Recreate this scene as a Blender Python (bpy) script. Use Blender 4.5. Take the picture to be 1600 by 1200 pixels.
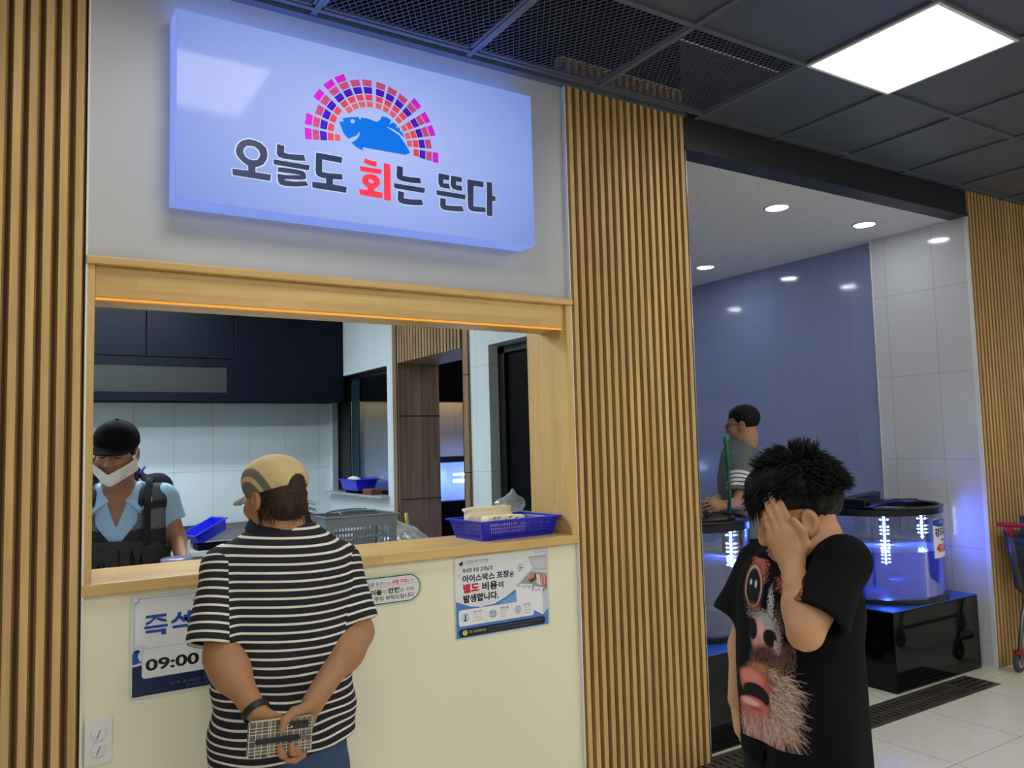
import bpy, bmesh, math, random, json
import numpy as np
from mathutils import Vector, Matrix, noise as mnoise

random.seed(7); RNG = np.random.default_rng(7)
C = bpy.context.scene.collection
for _o in list(bpy.data.objects): bpy.data.objects.remove(_o)
PI = math.pi

# ------------------------------------------------------------------ camera
SC = bpy.context.scene
cam_d = bpy.data.cameras.new('camera'); cam = bpy.data.objects.new('camera', cam_d); C.objects.link(cam)
F_PX = 1255.92; CAM_H = 1.55
YAW, PITCH, ROLL = 0.564854, 0.074555, -0.026236
_f = Vector((math.sin(YAW)*math.cos(PITCH), math.cos(YAW)*math.cos(PITCH), math.sin(PITCH)))
_r0 = Vector((math.cos(YAW), -math.sin(YAW), 0)); _u0 = _r0.cross(_f)
_r = _r0*math.cos(ROLL) + _u0*math.sin(ROLL); _u = _u0*math.cos(ROLL) - _r0*math.sin(ROLL)
cam.matrix_world = Matrix(((_r.x, _u.x, -_f.x, 0), (_r.y, _u.y, -_f.y, 0), (_r.z, _u.z, -_f.z, CAM_H), (0, 0, 0, 1)))
cam_d.sensor_width = 36; cam_d.lens = F_PX/1600*36; cam_d.clip_start = .05
SC.camera = cam

# ------------------------------------------------------------------ world, exposure
W = bpy.data.worlds.new('hall'); SC.world = W; W.use_nodes = True
W.node_tree.nodes['Background'].inputs[0].default_value = (.80, .88, 1.0, 1)
W.node_tree.nodes['Background'].inputs[1].default_value = .22
SC.view_settings.view_transform = 'Standard'; SC.view_settings.look = 'None'
SC.view_settings.gamma = 1; SC.view_settings.use_curve_mapping = False
SC.view_settings.exposure = 0.0
try:
    SC.cycles.use_denoising = True; SC.cycles.max_bounces = 8; SC.cycles.transparent_max_bounces = 16
    SC.cycles.sample_clamp_indirect = 4; SC.cycles.caustics_reflective = False; SC.cycles.caustics_refractive = False
except Exception: pass
PANEL_E = 12.6      # the hall's square LED ceiling panels
KITCHEN_E = 60.0     # the kitchen's own ceiling lamps
DOWN_E = 52.0       # recessed downlights over the fish tanks
LED_E = 150.0        # bead LEDs inside the fish tanks

# ------------------------------------------------------------------ helpers: objects
WM = {}
def thing(name, label, cat, loc=(0, 0, 0), rotz=0, group=None, kind=None):
    o = bpy.data.objects.new(name, None); C.objects.link(o); o.empty_display_size = .1
    o.location = loc; o.rotation_euler = (0, 0, rotz)
    WM[o] = Matrix.Translation(Vector(loc)) @ Matrix.Rotation(rotz, 4, 'Z')
    tag(o, label, cat, group, kind); return o
def tag(o, label=None, cat=None, group=None, kind=None):
    if label: o['label'] = label
    if cat: o['category'] = cat
    if group: o['group'] = group
    if kind: o['kind'] = kind
    return o

class MB:
    def __init__(s): s.v = []; s.f = []; s.m = []; s.c = None
    def add(s, vs, fs, mi=0):
        n = len(s.v); s.v.extend([tuple(float(q) for q in p) for p in vs])
        for f in fs: s.f.append(tuple(i+n for i in f)); s.m.append(mi)
        return s
    def box(s, x0, x1, y0, y1, z0, z1, mi=0):
        return s.add([(x0,y0,z0),(x1,y0,z0),(x1,y1,z0),(x0,y1,z0),(x0,y0,z1),(x1,y0,z1),(x1,y1,z1),(x0,y1,z1)],
                     [(0,3,2,1),(4,5,6,7),(0,1,5,4),(1,2,6,5),(2,3,7,6),(3,0,4,7)], mi)
    def rbox(s, x0, x1, y0, y1, z0, z1, r=.005, seg=2, mi=0, M=None):
        bm = bmesh.new(); bmesh.ops.create_cube(bm, size=1)
        for v in bm.verts: v.co = Vector(((x0+x1)/2+v.co.x*(x1-x0), (y0+y1)/2+v.co.y*(y1-y0), (z0+z1)/2+v.co.z*(z1-z0)))
        bmesh.ops.bevel(bm, geom=list(bm.edges), offset=r, segments=seg, profile=.5, affect='EDGES')
        return s.bm(bm, mi, M)
    def bm(s, bm, mi=0, M=None):
        bm.verts.index_update()
        s.add([(M @ v.co) if M else v.co for v in bm.verts], [[v.index for v in f.verts] for f in bm.faces], mi); bm.free(); return s
    def tube(s, pts, r, n=8, caps=True, mi=0, flat=1.0):
        pts = [Vector(p) for p in pts]; rs = r if isinstance(r, (list, tuple)) else [r]*len(pts)
        base = len(s.v); up = None; vs = []
        for i, p in enumerate(pts):
            d = (pts[min(i+1, len(pts)-1)]-pts[max(i-1, 0)])
            if d.length < 1e-9: d = Vector((0, 0, 1))
            d.normalize()
            if up is None: up = d.orthogonal().normalized()
            else:
                up = up-d*up.dot(d)
                up = up.normalized() if up.length > 1e-6 else d.orthogonal().normalized()
            w = d.cross(up)
            for k in range(n):
                a = 2*PI*k/n; vs.append(p+(up*math.cos(a)+w*math.sin(a)*flat)*rs[i])
        fs = []
        for i in range(len(pts)-1):
            for k in range(n):
                a = i*n+k; b = i*n+(k+1) % n; fs.append((a, b, b+n, a+n))
        if caps: fs.append(tuple(range(n-1, -1, -1))); fs.append(tuple((len(pts)-1)*n+k for k in range(n)))
        return s.add(vs, fs, mi)
    def cyl(s, p0, p1, r0, r1=None, n=24, caps=True, mi=0): return s.tube([p0, p1], [r0, r0 if r1 is None else r1], n, caps, mi)
    def lathe(s, prof, c=(0, 0, 0), n=32, mi=0, a0=0, a1=2*PI, close=True):
        full = abs(a1-a0-2*PI) < 1e-6; m = n if full else n+1; vs = []
        for r, z in prof:
            for k in range(m):
                a = a0+(a1-a0)*k/n; vs.append((c[0]+r*math.cos(a), c[1]+r*math.sin(a), c[2]+z))
        fs = []
        for i in range(len(prof)-1):
            for k in range(n):
                k2 = (k+1) % m; fs.append((i*m+k, i*m+k2, (i+1)*m+k2, (i+1)*m+k))
        if close and full:
            if prof[0][0] > 1e-6: fs.append(tuple(range(m-1, -1, -1)))
            if prof[-1][0] > 1e-6: fs.append(tuple((len(prof)-1)*m+k for k in range(m)))
        return s.add(vs, fs, mi)
    def ell(s, c, r, M=None, nu=16, nv=10, mi=0):
        vs = []; fs = []
        for j in range(nv+1):
            t = PI*j/nv
            for i in range(nu):
                a = 2*PI*i/nu; p = Vector((r[0]*math.sin(t)*math.cos(a), r[1]*math.sin(t)*math.sin(a), r[2]*math.cos(t)))
                if M: p = M @ p
                vs.append(Vector(c)+p)
        for j in range(nv):
            for i in range(nu):
                fs.append((j*nu+i, (j+1)*nu+i, (j+1)*nu+(i+1) % nu, j*nu+(i+1) % nu))
        return s.add(vs, fs, mi)
    def prism(s, poly, fn, d, mi=0):
        """poly: 2D outline; fn(u,v,w) -> point; extruded over w in [0,d]"""
        n = len(poly); vs = [fn(u, v, 0) for u, v in poly]+[fn(u, v, d) for u, v in poly]
        fs = [tuple(range(n-1, -1, -1)), tuple(range(n, 2*n))]+[(i, (i+1) % n, n+(i+1) % n, n+i) for i in range(n)]
        return s.add(vs, fs, mi)

def part(name, mb, mats, parent=None, smooth=False, local=False, angle=None, recalc=True):
    me = bpy.data.meshes.new(name); me.from_pydata(mb.v, [], mb.f)
    mats = mats if isinstance(mats, (list, tuple)) else [mats]
    for m in mats: me.materials.append(m)
    if len(mats) > 1: me.polygons.foreach_set('material_index', mb.m)
    if parent is not None and not local: me.transform(WM[parent].inverted())
    if recalc:
        bm = bmesh.new(); bm.from_mesh(me); bmesh.ops.remove_doubles(bm, verts=bm.verts, dist=1e-6)
        bmesh.ops.recalc_face_normals(bm, faces=bm.faces); bm.to_mesh(me); bm.free()
    if smooth:
        me.polygons.foreach_set('use_smooth', [True]*len(me.polygons))
        if angle:
            try: me.set_sharp_from_angle(angle=math.radians(angle))
            except Exception: pass
    o = bpy.data.objects.new(name, me); C.objects.link(o)
    if parent is not None: o.parent = parent; WM[o] = WM[parent].copy()
    else: WM[o] = Matrix.Identity(4)
    return o
def struct(name, mb, mats, parent=None, label=None, **k):
    o = part(name, mb, mats, parent, **k)
    if parent is None: o['kind'] = 'structure'
    if label: o['label'] = label
    return o
def dup(root, loc, rotz, label=None, group=None):
    r = root.copy(); C.objects.link(r); r.location = loc; r.rotation_euler = (0, 0, rotz)
    if label: r['label'] = label
    if group: r['group'] = group
    for ch in list(root.children):
        c = ch.copy(); C.objects.link(c); c.parent = r
        for g in ch.children:
            d = g.copy(); C.objects.link(d); d.parent = c
    return r

# ------------------------------------------------------------------ helpers: lettering
def text_geo(body, bold=0.0):
    cu = bpy.data.curves.new('t', 'FONT'); cu.body = body; cu.size = 1; cu.offset = bold; cu.resolution_u = 4
    cu.dimensions = '2D'; cu.fill_mode = 'FRONT' if hasattr(cu, 'fill_mode') else 'FRONT'
    o = bpy.data.objects.new('t', cu); C.objects.link(o)
    dg = bpy.context.evaluated_depsgraph_get(); me = bpy.data.meshes.new_from_object(o.evaluated_get(dg))
    v = [tuple(p.co) for p in me.vertices]; f = [tuple(p.vertices) for p in me.polygons]
    bpy.data.objects.remove(o); bpy.data.curves.remove(cu); bpy.data.meshes.remove(me); return v, f
def poly_geo(polys):
    """filled outlines with holes (even-odd) -> verts2d, faces"""
    cu = bpy.data.curves.new('t', 'CURVE'); cu.dimensions = '2D'; cu.fill_mode = 'FRONT'
    for pl in polys:
        sp = cu.splines.new('POLY'); sp.points.add(len(pl)-1); sp.use_cyclic_u = True
        for i, (a, b) in enumerate(pl): sp.points[i].co = (a, b, 0, 1)
    o = bpy.data.objects.new('t', cu); C.objects.link(o)
    dg = bpy.context.evaluated_depsgraph_get(); me = bpy.data.meshes.new_from_object(o.evaluated_get(dg))
    v = [tuple(p.co) for p in me.vertices]; f = [tuple(p.vertices) for p in me.polygons]
    bpy.data.objects.remove(o); bpy.data.curves.remove(cu); bpy.data.meshes.remove(me); return v, f
def fit_text(mb, body, box, fn, bold=0.0, mi=0):
    """letters stretched into box (u0,u1,v0,v1); fn(u,v) -> point"""
    v, f = text_geo(body, bold)
    if not v: return
    xs = [p[0] for p in v]; ys = [p[1] for p in v]; a0, a1, b0, b1 = min(xs), max(xs), min(ys), max(ys)
    u0, u1, w0, w1 = box
    mb.add([fn(u0+(p[0]-a0)/(a1-a0+1e-9)*(u1-u0), w0+(p[1]-b0)/(b1-b0+1e-9)*(w1-w0)) for p in v], f, mi)
def rrect(x0, x1, z0, z1, r, n=5):
    out = []
    for cx, cz, a in ((x1-r, z1-r, 0), (x0+r, z1-r, 90), (x0+r, z0+r, 180), (x1-r, z0+r, 270)):
        for k in range(n+1):
            t = math.radians(a+90*k/n); out.append((cx+r*math.cos(t), cz+r*math.sin(t)))
    return out

# ------------------------------------------------------------------ helpers: materials
def srgb(r, g, b):
    return tuple(((c/255/12.92) if c/255 <= .04045 else ((c/255+.055)/1.055)**2.4) for c in (r, g, b))
class NT:
    def __init__(s, name):
        s.m = bpy.data.materials.new(name); s.m.use_nodes = True; s.t = s.m.node_tree; s.n = s.t.nodes
        s.b = s.n['Principled BSDF']; s.out = s.n['Material Output']
    def new(s, typ, **k):
        n = s.n.new(typ)
        for a, v in k.items(): setattr(n, a, v)
        return n
    def link(s, a, b): s.t.links.new(a, b)
    def inp(s, n, i, v):
        if hasattr(v, 'is_output') or isinstance(v, bpy.types.NodeSocket): s.link(v, n.inputs[i])
        elif v is not None: n.inputs[i].default_value = v
    def math(s, op, a, b=None, c=None):
        n = s.new('ShaderNodeMath', operation=op); s.inp(n, 0, a); s.inp(n, 1, b)
        if c is not None: s.inp(n, 2, c)
        return n.outputs[0]
    def xyz(s):
        tc = s.new('ShaderNodeTexCoord'); sp = s.new('ShaderNodeSeparateXYZ'); s.link(tc.outputs['Object'], sp.inputs[0]); return sp.outputs, tc.outputs['Object']
    def noise(s, vec, scale, detail=3, rough=.5, dist=0):
        n = s.new('ShaderNodeTexNoise'); n.inputs['Scale'].default_value = scale; n.inputs['Detail'].default_value = detail
        n.inputs['Roughness'].default_value = rough; n.inputs['Distortion'].default_value = dist
        if vec is not None: s.link(vec, n.inputs['Vector'])
        return n.outputs['Fac']
    def scale(s, vec, sc, loc=(0, 0, 0)):
        n = s.new('ShaderNodeMapping'); s.link(vec, n.inputs[0]); n.inputs['Scale'].default_value = sc; n.inputs['Location'].default_value = loc; return n.outputs[0]
    def mix(s, fac, a, b, blend='MIX'):
        n = s.new('ShaderNodeMix', data_type='RGBA', blend_type=blend)
        s.inp(n, 0, fac); s.inp(n, 6, a if not isinstance(a, tuple) else (*a[:3], 1)); s.inp(n, 7, b if not isinstance(b, tuple) else (*b[:3], 1)); return n.outputs[2]
    def ramp(s, fac, stops):
        n = s.new('ShaderNodeValToRGB'); e = n.color_ramp.elements
        e[0].position = stops[0][0]; e[0].color = (*stops[0][1], 1); e[1].position = stops[-1][0]; e[1].color = (*stops[-1][1], 1)
        for p, c in stops[1:-1]: q = e.new(p); q.color = (*c, 1)
        s.inp(n, 0, fac); return n.outputs[0]
    def bump(s, h, strength=.2, dist=.01):
        n = s.new('ShaderNodeBump'); n.inputs['Strength'].default_value = strength; n.inputs['Distance'].default_value = dist
        s.link(h, n.inputs['Height']); s.link(n.outputs[0], s.b.inputs['Normal'])
    def set(s, col=None, rough=None, metal=None, spec=None, coat=None):
        if col is not None: s.inp(s.b, 'Base Color', col if not isinstance(col, tuple) else (*col[:3], 1))
        if rough is not None: s.inp(s.b, 'Roughness', rough)
        if metal is not None: s.b.inputs['Metallic'].default_value = metal
        if spec is not None: s.b.inputs['Specular IOR Level'].default_value = spec
        if coat is not None: s.b.inputs['Coat Weight'].default_value = coat
        return s
def plain(name, col, rough=.5, metal=0, spec=.5, vary=.06, scale=14, bump=0, bscale=60, coat=None):
    if rough >= .75: spec = min(spec, .12)
    t = NT(name); _, v = t.xyz(); f = t.noise(v, scale, 3)
    a = tuple(max(0, c*(1-vary)) for c in col); b = tuple(min(1, c*(1+vary)) for c in col)
    t.set(t.mix(f, a, b), rough, metal, spec, coat)
    if bump: t.bump(t.noise(v, bscale, 4), bump, .004)
    return t.m
def emit(name, col, strength):
    t = NT(name); t.set((0, 0, 0), .5); t.b.inputs['Emission Color'].default_value = (*col, 1); t.b.inputs['Emission Strength'].default_value = strength; return t.m
def wood(name, dark, light, axis, grain=55, stave=None, seg=.5, rough=.5, var=.25):
    """axis: grain direction 0/1/2. stave: width of glued staves across the grain."""
    t = NT(name); o, v = t.xyz(); sc = [grain]*3; sc[axis] = 1.6
    f1 = t.noise(t.scale(v, tuple(sc)), 1.0, 4, .6, .6); sc2 = [grain*.22]*3; sc2[axis] = .7
    f2 = t.noise(t.scale(v, tuple(sc2)), 1.0, 2, .5, 1.2)
    f = t.math('ADD', t.math('MULTIPLY', f1, .5), t.math('MULTIPLY', f2, .5))
    col = t.ramp(f, [(.32, dark), (.52, tuple((a+b)/2 for a, b in zip(dark, light))), (.70, light)])
    if stave:
        others = [i for i in range(3) if i != axis]
        i0 = t.math('FLOOR', t.math('DIVIDE', o[others[0]], stave)); i1 = t.math('FLOOR', t.math('DIVIDE', o[others[1]], stave))
        k = t.math('ADD', t.math('MULTIPLY', i0, 3.7), t.math('MULTIPLY', i1, 7.3))
        ln = t.math('FLOOR', t.math('ADD', t.math('DIVIDE', o[axis], seg), t.math('MULTIPLY', k, .37)))
        wn = t.new('ShaderNodeTexWhiteNoise', noise_dimensions='2D'); cx = t.new('ShaderNodeCombineXYZ')
        t.link(k, cx.inputs[0]); t.link(ln, cx.inputs[1]); t.link(cx.outputs[0], wn.inputs['Vector'])
        g = t.math('ADD', t.math('MULTIPLY', wn.outputs['Value'], var), 1-var/2)
        cc = t.new('ShaderNodeCombineXYZ')
        for i in range(3): t.link(g, cc.inputs[i])
        col = t.mix(1.0, col, cc.outputs[0], 'MULTIPLY')
    t.set(col, rough, spec=.4); t.bump(f1, .08, .002); return t.m
def tiles(name, col, grout, su, sv, ou, ov, axes, gw=.003, rough=.12, vary=.03, cloud=0, spec=.5):
    t = NT(name); o, v = t.xyz()
    def edge(c, off, size):
        f = t.math('FRACT', t.math('DIVIDE', t.math('SUBTRACT', c, off), size))
        return t.math('MULTIPLY', t.math('MINIMUM', f, t.math('SUBTRACT', 1.0, f)), size)
    e = t.math('MINIMUM', edge(o[axes[0]], ou, su), edge(o[axes[1]], ov, sv))
    g = t.math('LESS_THAN', e, gw/2)
    f = t.noise(v, 2.2 if cloud else .9, 6, .65, .8)
    a = tuple(c*(1-vary) for c in col); b = tuple(min(1, c*(1+vary)) for c in col)
    base = t.mix(f, a, b)
    iu = t.math('FLOOR', t.math('DIVIDE', t.math('SUBTRACT', o[axes[0]], ou), su)); iv = t.math('FLOOR', t.math('DIVIDE', t.math('SUBTRACT', o[axes[1]], ov), sv))
    wn = t.new('ShaderNodeTexWhiteNoise', noise_dimensions='2D'); cx = t.new('ShaderNodeCombineXYZ')
    t.link(iu, cx.inputs[0]); t.link(iv, cx.inputs[1]); t.link(cx.outputs[0], wn.inputs['Vector'])
    base = t.mix(t.math('MULTIPLY', wn.outputs['Value'], .10), base, tuple(c*.75 for c in col))
    if cloud:
        f2 = t.noise(v, 5.5, 8, .7, 2.0); vein = t.math('LESS_THAN', t.math('ABSOLUTE', t.math('SUBTRACT', f2, .5)), .012)
        base = t.mix(t.math('MULTIPLY', vein, .25), base, tuple(c*.7 for c in col))
    t.set(t.mix(g, base, grout), t.math('ADD', rough, t.math('MULTIPLY', g, .4)), spec=spec)
    t.bump(t.math('SUBTRACT', 1.0, g), .25, .002); return t.m
def clear(name, tint=(1, 1, 1), gloss=.08, rough=.02, haze=0.0, hcol=(1, 1, 1)):
    """thin acrylic / film / water: see-through with a mirror share that grows at grazing angles"""
    t = NT(name); t.n.remove(t.b)
    tr = t.new('ShaderNodeBsdfTransparent'); tr.inputs[0].default_value = (*tint, 1)
    gl = t.new('ShaderNodeBsdfGlossy'); gl.inputs['Roughness'].default_value = rough; gl.inputs[0].default_value = (1, 1, 1, 1)
    lw = t.new('ShaderNodeLayerWeight'); lw.inputs[0].default_value = .25
    fac = t.math('ADD', t.math('MULTIPLY', lw.outputs['Fresnel'], .55), gloss)
    mx = t.new('ShaderNodeMixShader'); t.link(fac, mx.inputs[0]); t.link(tr.outputs[0], mx.inputs[1]); t.link(gl.outputs[0], mx.inputs[2]); last = mx.outputs[0]
    if haze:
        df = t.new('ShaderNodeBsdfDiffuse'); df.inputs[0].default_value = (*hcol, 1); tl = t.new('ShaderNodeBsdfTranslucent'); tl.inputs[0].default_value = (*hcol, 1)
        m0 = t.new('ShaderNodeMixShader'); t.link(df.outputs[0], m0.inputs[1]); t.link(tl.outputs[0], m0.inputs[2])
        m2 = t.new('ShaderNodeMixShader'); m2.inputs[0].default_value = haze; t.link(last, m2.inputs[1]); t.link(m0.outputs[0], m2.inputs[2]); last = m2.outputs[0]
    t.link(last, t.out.inputs[0]); return t.m
def by_attr(name, rough=.75, attr='Col', bump=.15, bscale=350, spec=.3):
    t = NT(name); a = t.new('ShaderNodeAttribute'); a.attribute_name = attr; _, v = t.xyz()
    f = t.noise(v, 40, 3); t.set(t.mix(t.math('MULTIPLY', f, .18), a.outputs['Color'], (0, 0, 0)), rough, spec=spec)
    if bump: t.bump(t.noise(v, bscale, 2), bump, .001)
    return t.m
# ------------------------------------------------------------------ helpers: soft bodies as iso-surfaces
def V3(*a): return np.array(a, dtype=np.float32)
def smin(a, b, k): h = np.clip(.5+.5*(b-a)/k, 0, 1); return b+(a-b)*h-k*h*(1-h)
def smax(a, b, k): return -smin(-a, -b, k)
def s_cap(P, a, b, ra, rb=None):
    rb = ra if rb is None else rb; a = np.asarray(a, np.float32); b = np.asarray(b, np.float32); d = b-a
    t = np.clip(((P-a)@d)/max(float(d@d), 1e-9), 0, 1); q = P-a-t[:, None]*d
    return np.sqrt((q*q).sum(1))-(ra+(rb-ra)*t)
def s_ell(P, c, r, M=None):
    q = P-np.asarray(c, np.float32)
    if M is not None: q = q@np.asarray(M, np.float32)      # columns of M = the ellipsoid's axes
    r = np.asarray(r, np.float32); k0 = np.sqrt(((q/r)**2).sum(1)); k1 = np.sqrt(((q/(r*r))**2).sum(1))+1e-9
    return k0*(k0-1)/k1
def s_box(P, c, h, r=0.0, M=None):
    q = P-np.asarray(c, np.float32)
    if M is not None: q = q@np.asarray(M, np.float32)
    q = np.abs(q)-(np.asarray(h, np.float32)-r)
    return np.sqrt((np.maximum(q, 0)**2).sum(1))+np.minimum(q.max(1), 0)-r
def s_col(Q, secs, n=2.4):
    """stack of super-ellipse sections (z, cx, cy, a, b) in a local frame, open ended by z planes"""
    S = np.array(secs, np.float32); S = S[np.argsort(S[:, 0])]; z = Q[:, 2]
    cx, cy, a, b = (np.interp(z, S[:, 0], S[:, i]) for i in (1, 2, 3, 4))
    u = np.abs(Q[:, 0]-cx)/a; v = np.abs(Q[:, 1]-cy)/b
    return ((u**n+v**n)**(1/n)-1)*np.minimum(a, b)
def wob(P, f, seed=0):
    """cheap smooth noise, about -1..1"""
    r = np.random.default_rng(seed); out = 0
    for i in range(5):
        d = r.normal(size=3); d = d/np.linalg.norm(d)*f*(.7+.5*i/2); out = out+np.sin(P@d.astype(np.float32)+r.uniform(0, 6.28))/(1+.4*i)
    return out/2.6
def iso(fn, lo, hi, h, drop=()):
    """surface nets. drop: boxes (lo,hi) whose cells are left out"""
    lo = np.array(lo, float); hi = np.array(hi, float); n = np.maximum(np.ceil((hi-lo)/h).astype(int)+1, 3)
    ax = [lo[i]+h*np.arange(n[i]) for i in range(3)]
    G = np.stack(np.meshgrid(*ax, indexing='ij'), -1).reshape(-1, 3).astype(np.float32)
    D = np.empty(len(G), np.float32); st = 400000
    for i in range(0, len(G), st): D[i:i+st] = fn(G[i:i+st])
    D = D.reshape(n); del G
    S = D < 0; c = np.zeros(n-1, np.int8)
    for i in (0, 1):
        for j in (0, 1):
            for k in (0, 1): c += S[i:n[0]-1+i, j:n[1]-1+j, k:n[2]-1+k]
    act = (c > 0) & (c < 8)
    for a, b in drop:
        m = np.ones(act.shape, bool)
        for d in range(3):
            cc = ax[d][:-1]+h/2; k = (cc > a[d]) & (cc < b[d]); sh = [1, 1, 1]; sh[d] = -1; m = m & k.reshape(sh)
        act &= ~m
    I, J, K = np.nonzero(act); idx = -np.ones(act.shape, np.int64); idx[I, J, K] = np.arange(len(I))
    P = np.zeros((len(I), 3)); W_ = np.zeros(len(I)); off = [(i, j, k) for i in (0, 1) for j in (0, 1) for k in (0, 1)]
    for a in off:
        for d in range(3):
            if a[d]: continue
            b = list(a); b[d] = 1
            va = D[I+a[0], J+a[1], K+a[2]]; vb = D[I+b[0], J+b[1], K+b[2]]; m = (va < 0) != (vb < 0)
            t = np.where(m, va/np.where(m, va-vb, 1), 0)
            p = np.zeros((len(I), 3)); p[:] = a; p[:, d] = t; P += p*m[:, None]; W_ += m
    P = P/np.maximum(W_, 1)[:, None]; P = lo+h*(np.stack([I, J, K], 1)+P)
    F = []
    for d in range(3):
        e, f = (d+1) % 3, (d+2) % 3; sl0 = [slice(None)]*3; sl1 = [slice(None)]*3; sl0[d] = slice(0, -1); sl1[d] = slice(1, None)
        A = S[tuple(sl0)]; B = S[tuple(sl1)]; x = np.stack(np.nonzero(A != B), 1)
        x = x[(x[:, e] > 0) & (x[:, f] > 0) & (x[:, e] < n[e]-1) & (x[:, f] < n[f]-1)]
        if not len(x): continue
        fl = A[tuple(x.T)]; q = []
        for de, df in ((-1, -1), (0, -1), (0, 0), (-1, 0)): y = x.copy(); y[:, e] += de; y[:, f] += df; q.append(idx[tuple(y.T)])
        q = np.stack(q, 1); q[~fl] = q[~fl][:, ::-1]; F.append(q[(q >= 0).all(1)])
    F = np.concatenate(F) if F else np.zeros((0, 4), int); return P, F
def soft(name, pieces, mats, parent=None, attrs=None, mat_of=None, relax=1):
    """pieces: list of (fn, lo, hi, h[, drop]) joined into ONE mesh object"""
    Vs, Fs, n = [], [], 0
    for pc in pieces:
        v, f = iso(*pc)
        if len(v) == 0: continue
        if relax:
            for _ in range(relax):                       # one light smoothing pass
                acc = np.zeros_like(v); cnt = np.zeros(len(v))
                for k in range(4):
                    a, b = f[:, k], f[:, (k+1) % 4]; np.add.at(acc, a, v[b]); np.add.at(cnt, a, 1)
                    np.add.at(acc, b, v[a]); np.add.at(cnt, b, 1)
                v = np.where(cnt[:, None] > 5, v*.5+.5*acc/np.maximum(cnt, 1)[:, None], v)
        Vs.append(v); Fs.append(f+n); n += len(v)
    v = np.concatenate(Vs); f = np.concatenate(Fs)
    me = bpy.data.meshes.new(name); me.vertices.add(len(v)); me.loops.add(len(f)*4); me.polygons.add(len(f))
    world = v.copy(); off = np.zeros(3)
    if parent is not None: Mi = np.array(WM[parent].inverted()); v = v@Mi[:3, :3].T+Mi[:3, 3]
    me.vertices.foreach_set('co', v.astype(np.float32).ravel()); me.loops.foreach_set('vertex_index', f.astype(np.int32).ravel())
    me.polygons.foreach_set('loop_start', np.arange(0, len(f)*4, 4, dtype=np.int32))
    try: me.polygons.foreach_set('loop_total', np.full(len(f), 4, np.int32))
    except Exception: pass
    me.polygons.foreach_set('use_smooth', np.ones(len(f), bool)); me.update(calc_edges=True)
    mats = mats if isinstance(mats, (list, tuple)) else [mats]
    for m in mats: me.materials.append(m)
    if attrs:
        for nm, fnc in attrs.items():
            val = fnc(world.astype(np.float32))
            if val.ndim == 1: a = me.attributes.new(nm, 'FLOAT', 'POINT'); a.data.foreach_set('value', val.astype(np.float32))
            else:
                a = me.attributes.new(nm, 'FLOAT_COLOR', 'POINT'); q = np.ones((len(val), 4), np.float32); q[:, :3] = val; a.data.foreach_set('color', q.ravel())
    me.validate()
    o = bpy.data.objects.new(name, me); C.objects.link(o)
    if parent is not None: o.parent = parent; WM[o] = WM[parent].copy()
    else: WM[o] = Matrix.Identity(4)
    return o
# ================================================================== materials of the setting
OAK_D, OAK_L = srgb(178, 144, 88), srgb(220, 186, 124)
M_slat = wood('slat_oak', OAK_D, OAK_L, 2, grain=42, stave=.0435, seg=1.7, rough=.55, var=.22)
M_slatback = plain('slat_groove', srgb(84, 62, 38), .85)
M_slatside = wood('slat_side', srgb(140, 107, 64), srgb(176, 140, 88), 2, grain=42, rough=.6)
M_pine_z = wood('pine_upright', srgb(192, 154, 88), srgb(218, 184, 120), 2, grain=40, stave=.045, seg=.55, rough=.38, var=.14)
M_pine_x = wood('pine_lengthwise', srgb(198, 160, 96), srgb(224, 190, 128), 0, grain=40, stave=.045, seg=.6, rough=.36, var=.14)
M_white = plain('white_paint', srgb(184, 186, 188), .45, vary=.02, scale=2)
M_cream = plain('cream_panel', srgb(236, 232, 206), .35, vary=.015, scale=1.5)
M_dark = plain('black_ceiling_panel', srgb(74, 80, 90), .45, vary=.25, scale=3, bump=.05)
M_tbar = plain('grey_tbar', srgb(84, 90, 102), .45)
M_black = plain('black_matt', srgb(4, 5, 8), .6, spec=.06)
M_trimwhite = plain('white_trim', srgb(225, 225, 222), .4)
M_floor = tiles('floor_tile', srgb(236, 233, 216), srgb(118, 110, 98), .6, .6, .2, .4, (0, 1), .0035, .26, .06, cloud=1)
M_tile_k = tiles('kitchen_tile', srgb(196, 208, 212), srgb(140, 150, 154), .28, .6, .249, .2, (0, 2), .003, .10, .02)
M_tile_kr = tiles('kitchen_tile_side', srgb(196, 208, 212), srgb(140, 150, 154), .3, .6, .12, .2, (1, 2), .003, .10, .02)
M_tile_w = tiles('white_tile', srgb(205, 206, 210), srgb(150, 150, 152), .36, .6, .26, .168, (1, 2), .003, .10, .02)
M_tile_b = tiles('bluecast_tile', srgb(140, 150, 190), srgb(112, 120, 150), .36, .6, .26, .12, (1, 2), .003, .09, .03)  # blue cast on the bay wall put into the tile colour
M_tile_back = tiles('far_tile', srgb(190, 190, 196), srgb(140, 140, 146), .3, .6, .1, .2, (0, 2), .003, .12, .02)
def _mineral():
    t = NT('mineral_ceiling'); _, v = t.xyz(); f = t.noise(v, 60, 2, .6); sp = t.math('LESS_THAN', f, .33)
    t.set(t.mix(sp, srgb(214, 216, 222), srgb(140, 140, 138)), .9); t.bump(f, .3, .003); return t.m
M_mineral = _mineral()
M_walnut = wood('walnut_slat', srgb(78, 64, 52), srgb(128, 108, 90), 2, grain=60, stave=.022, seg=1.5, rough=.5, var=.35)
M_panel_e = emit('led_panel', (1.0, .97, .90), PANEL_E)
M_panel_k = emit('kitchen_lamp', (.86, .95, 1.0), KITCHEN_E)
M_frame_dark = plain('dark_window_frame', srgb(9, 11, 15), .45, spec=.25)

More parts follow.
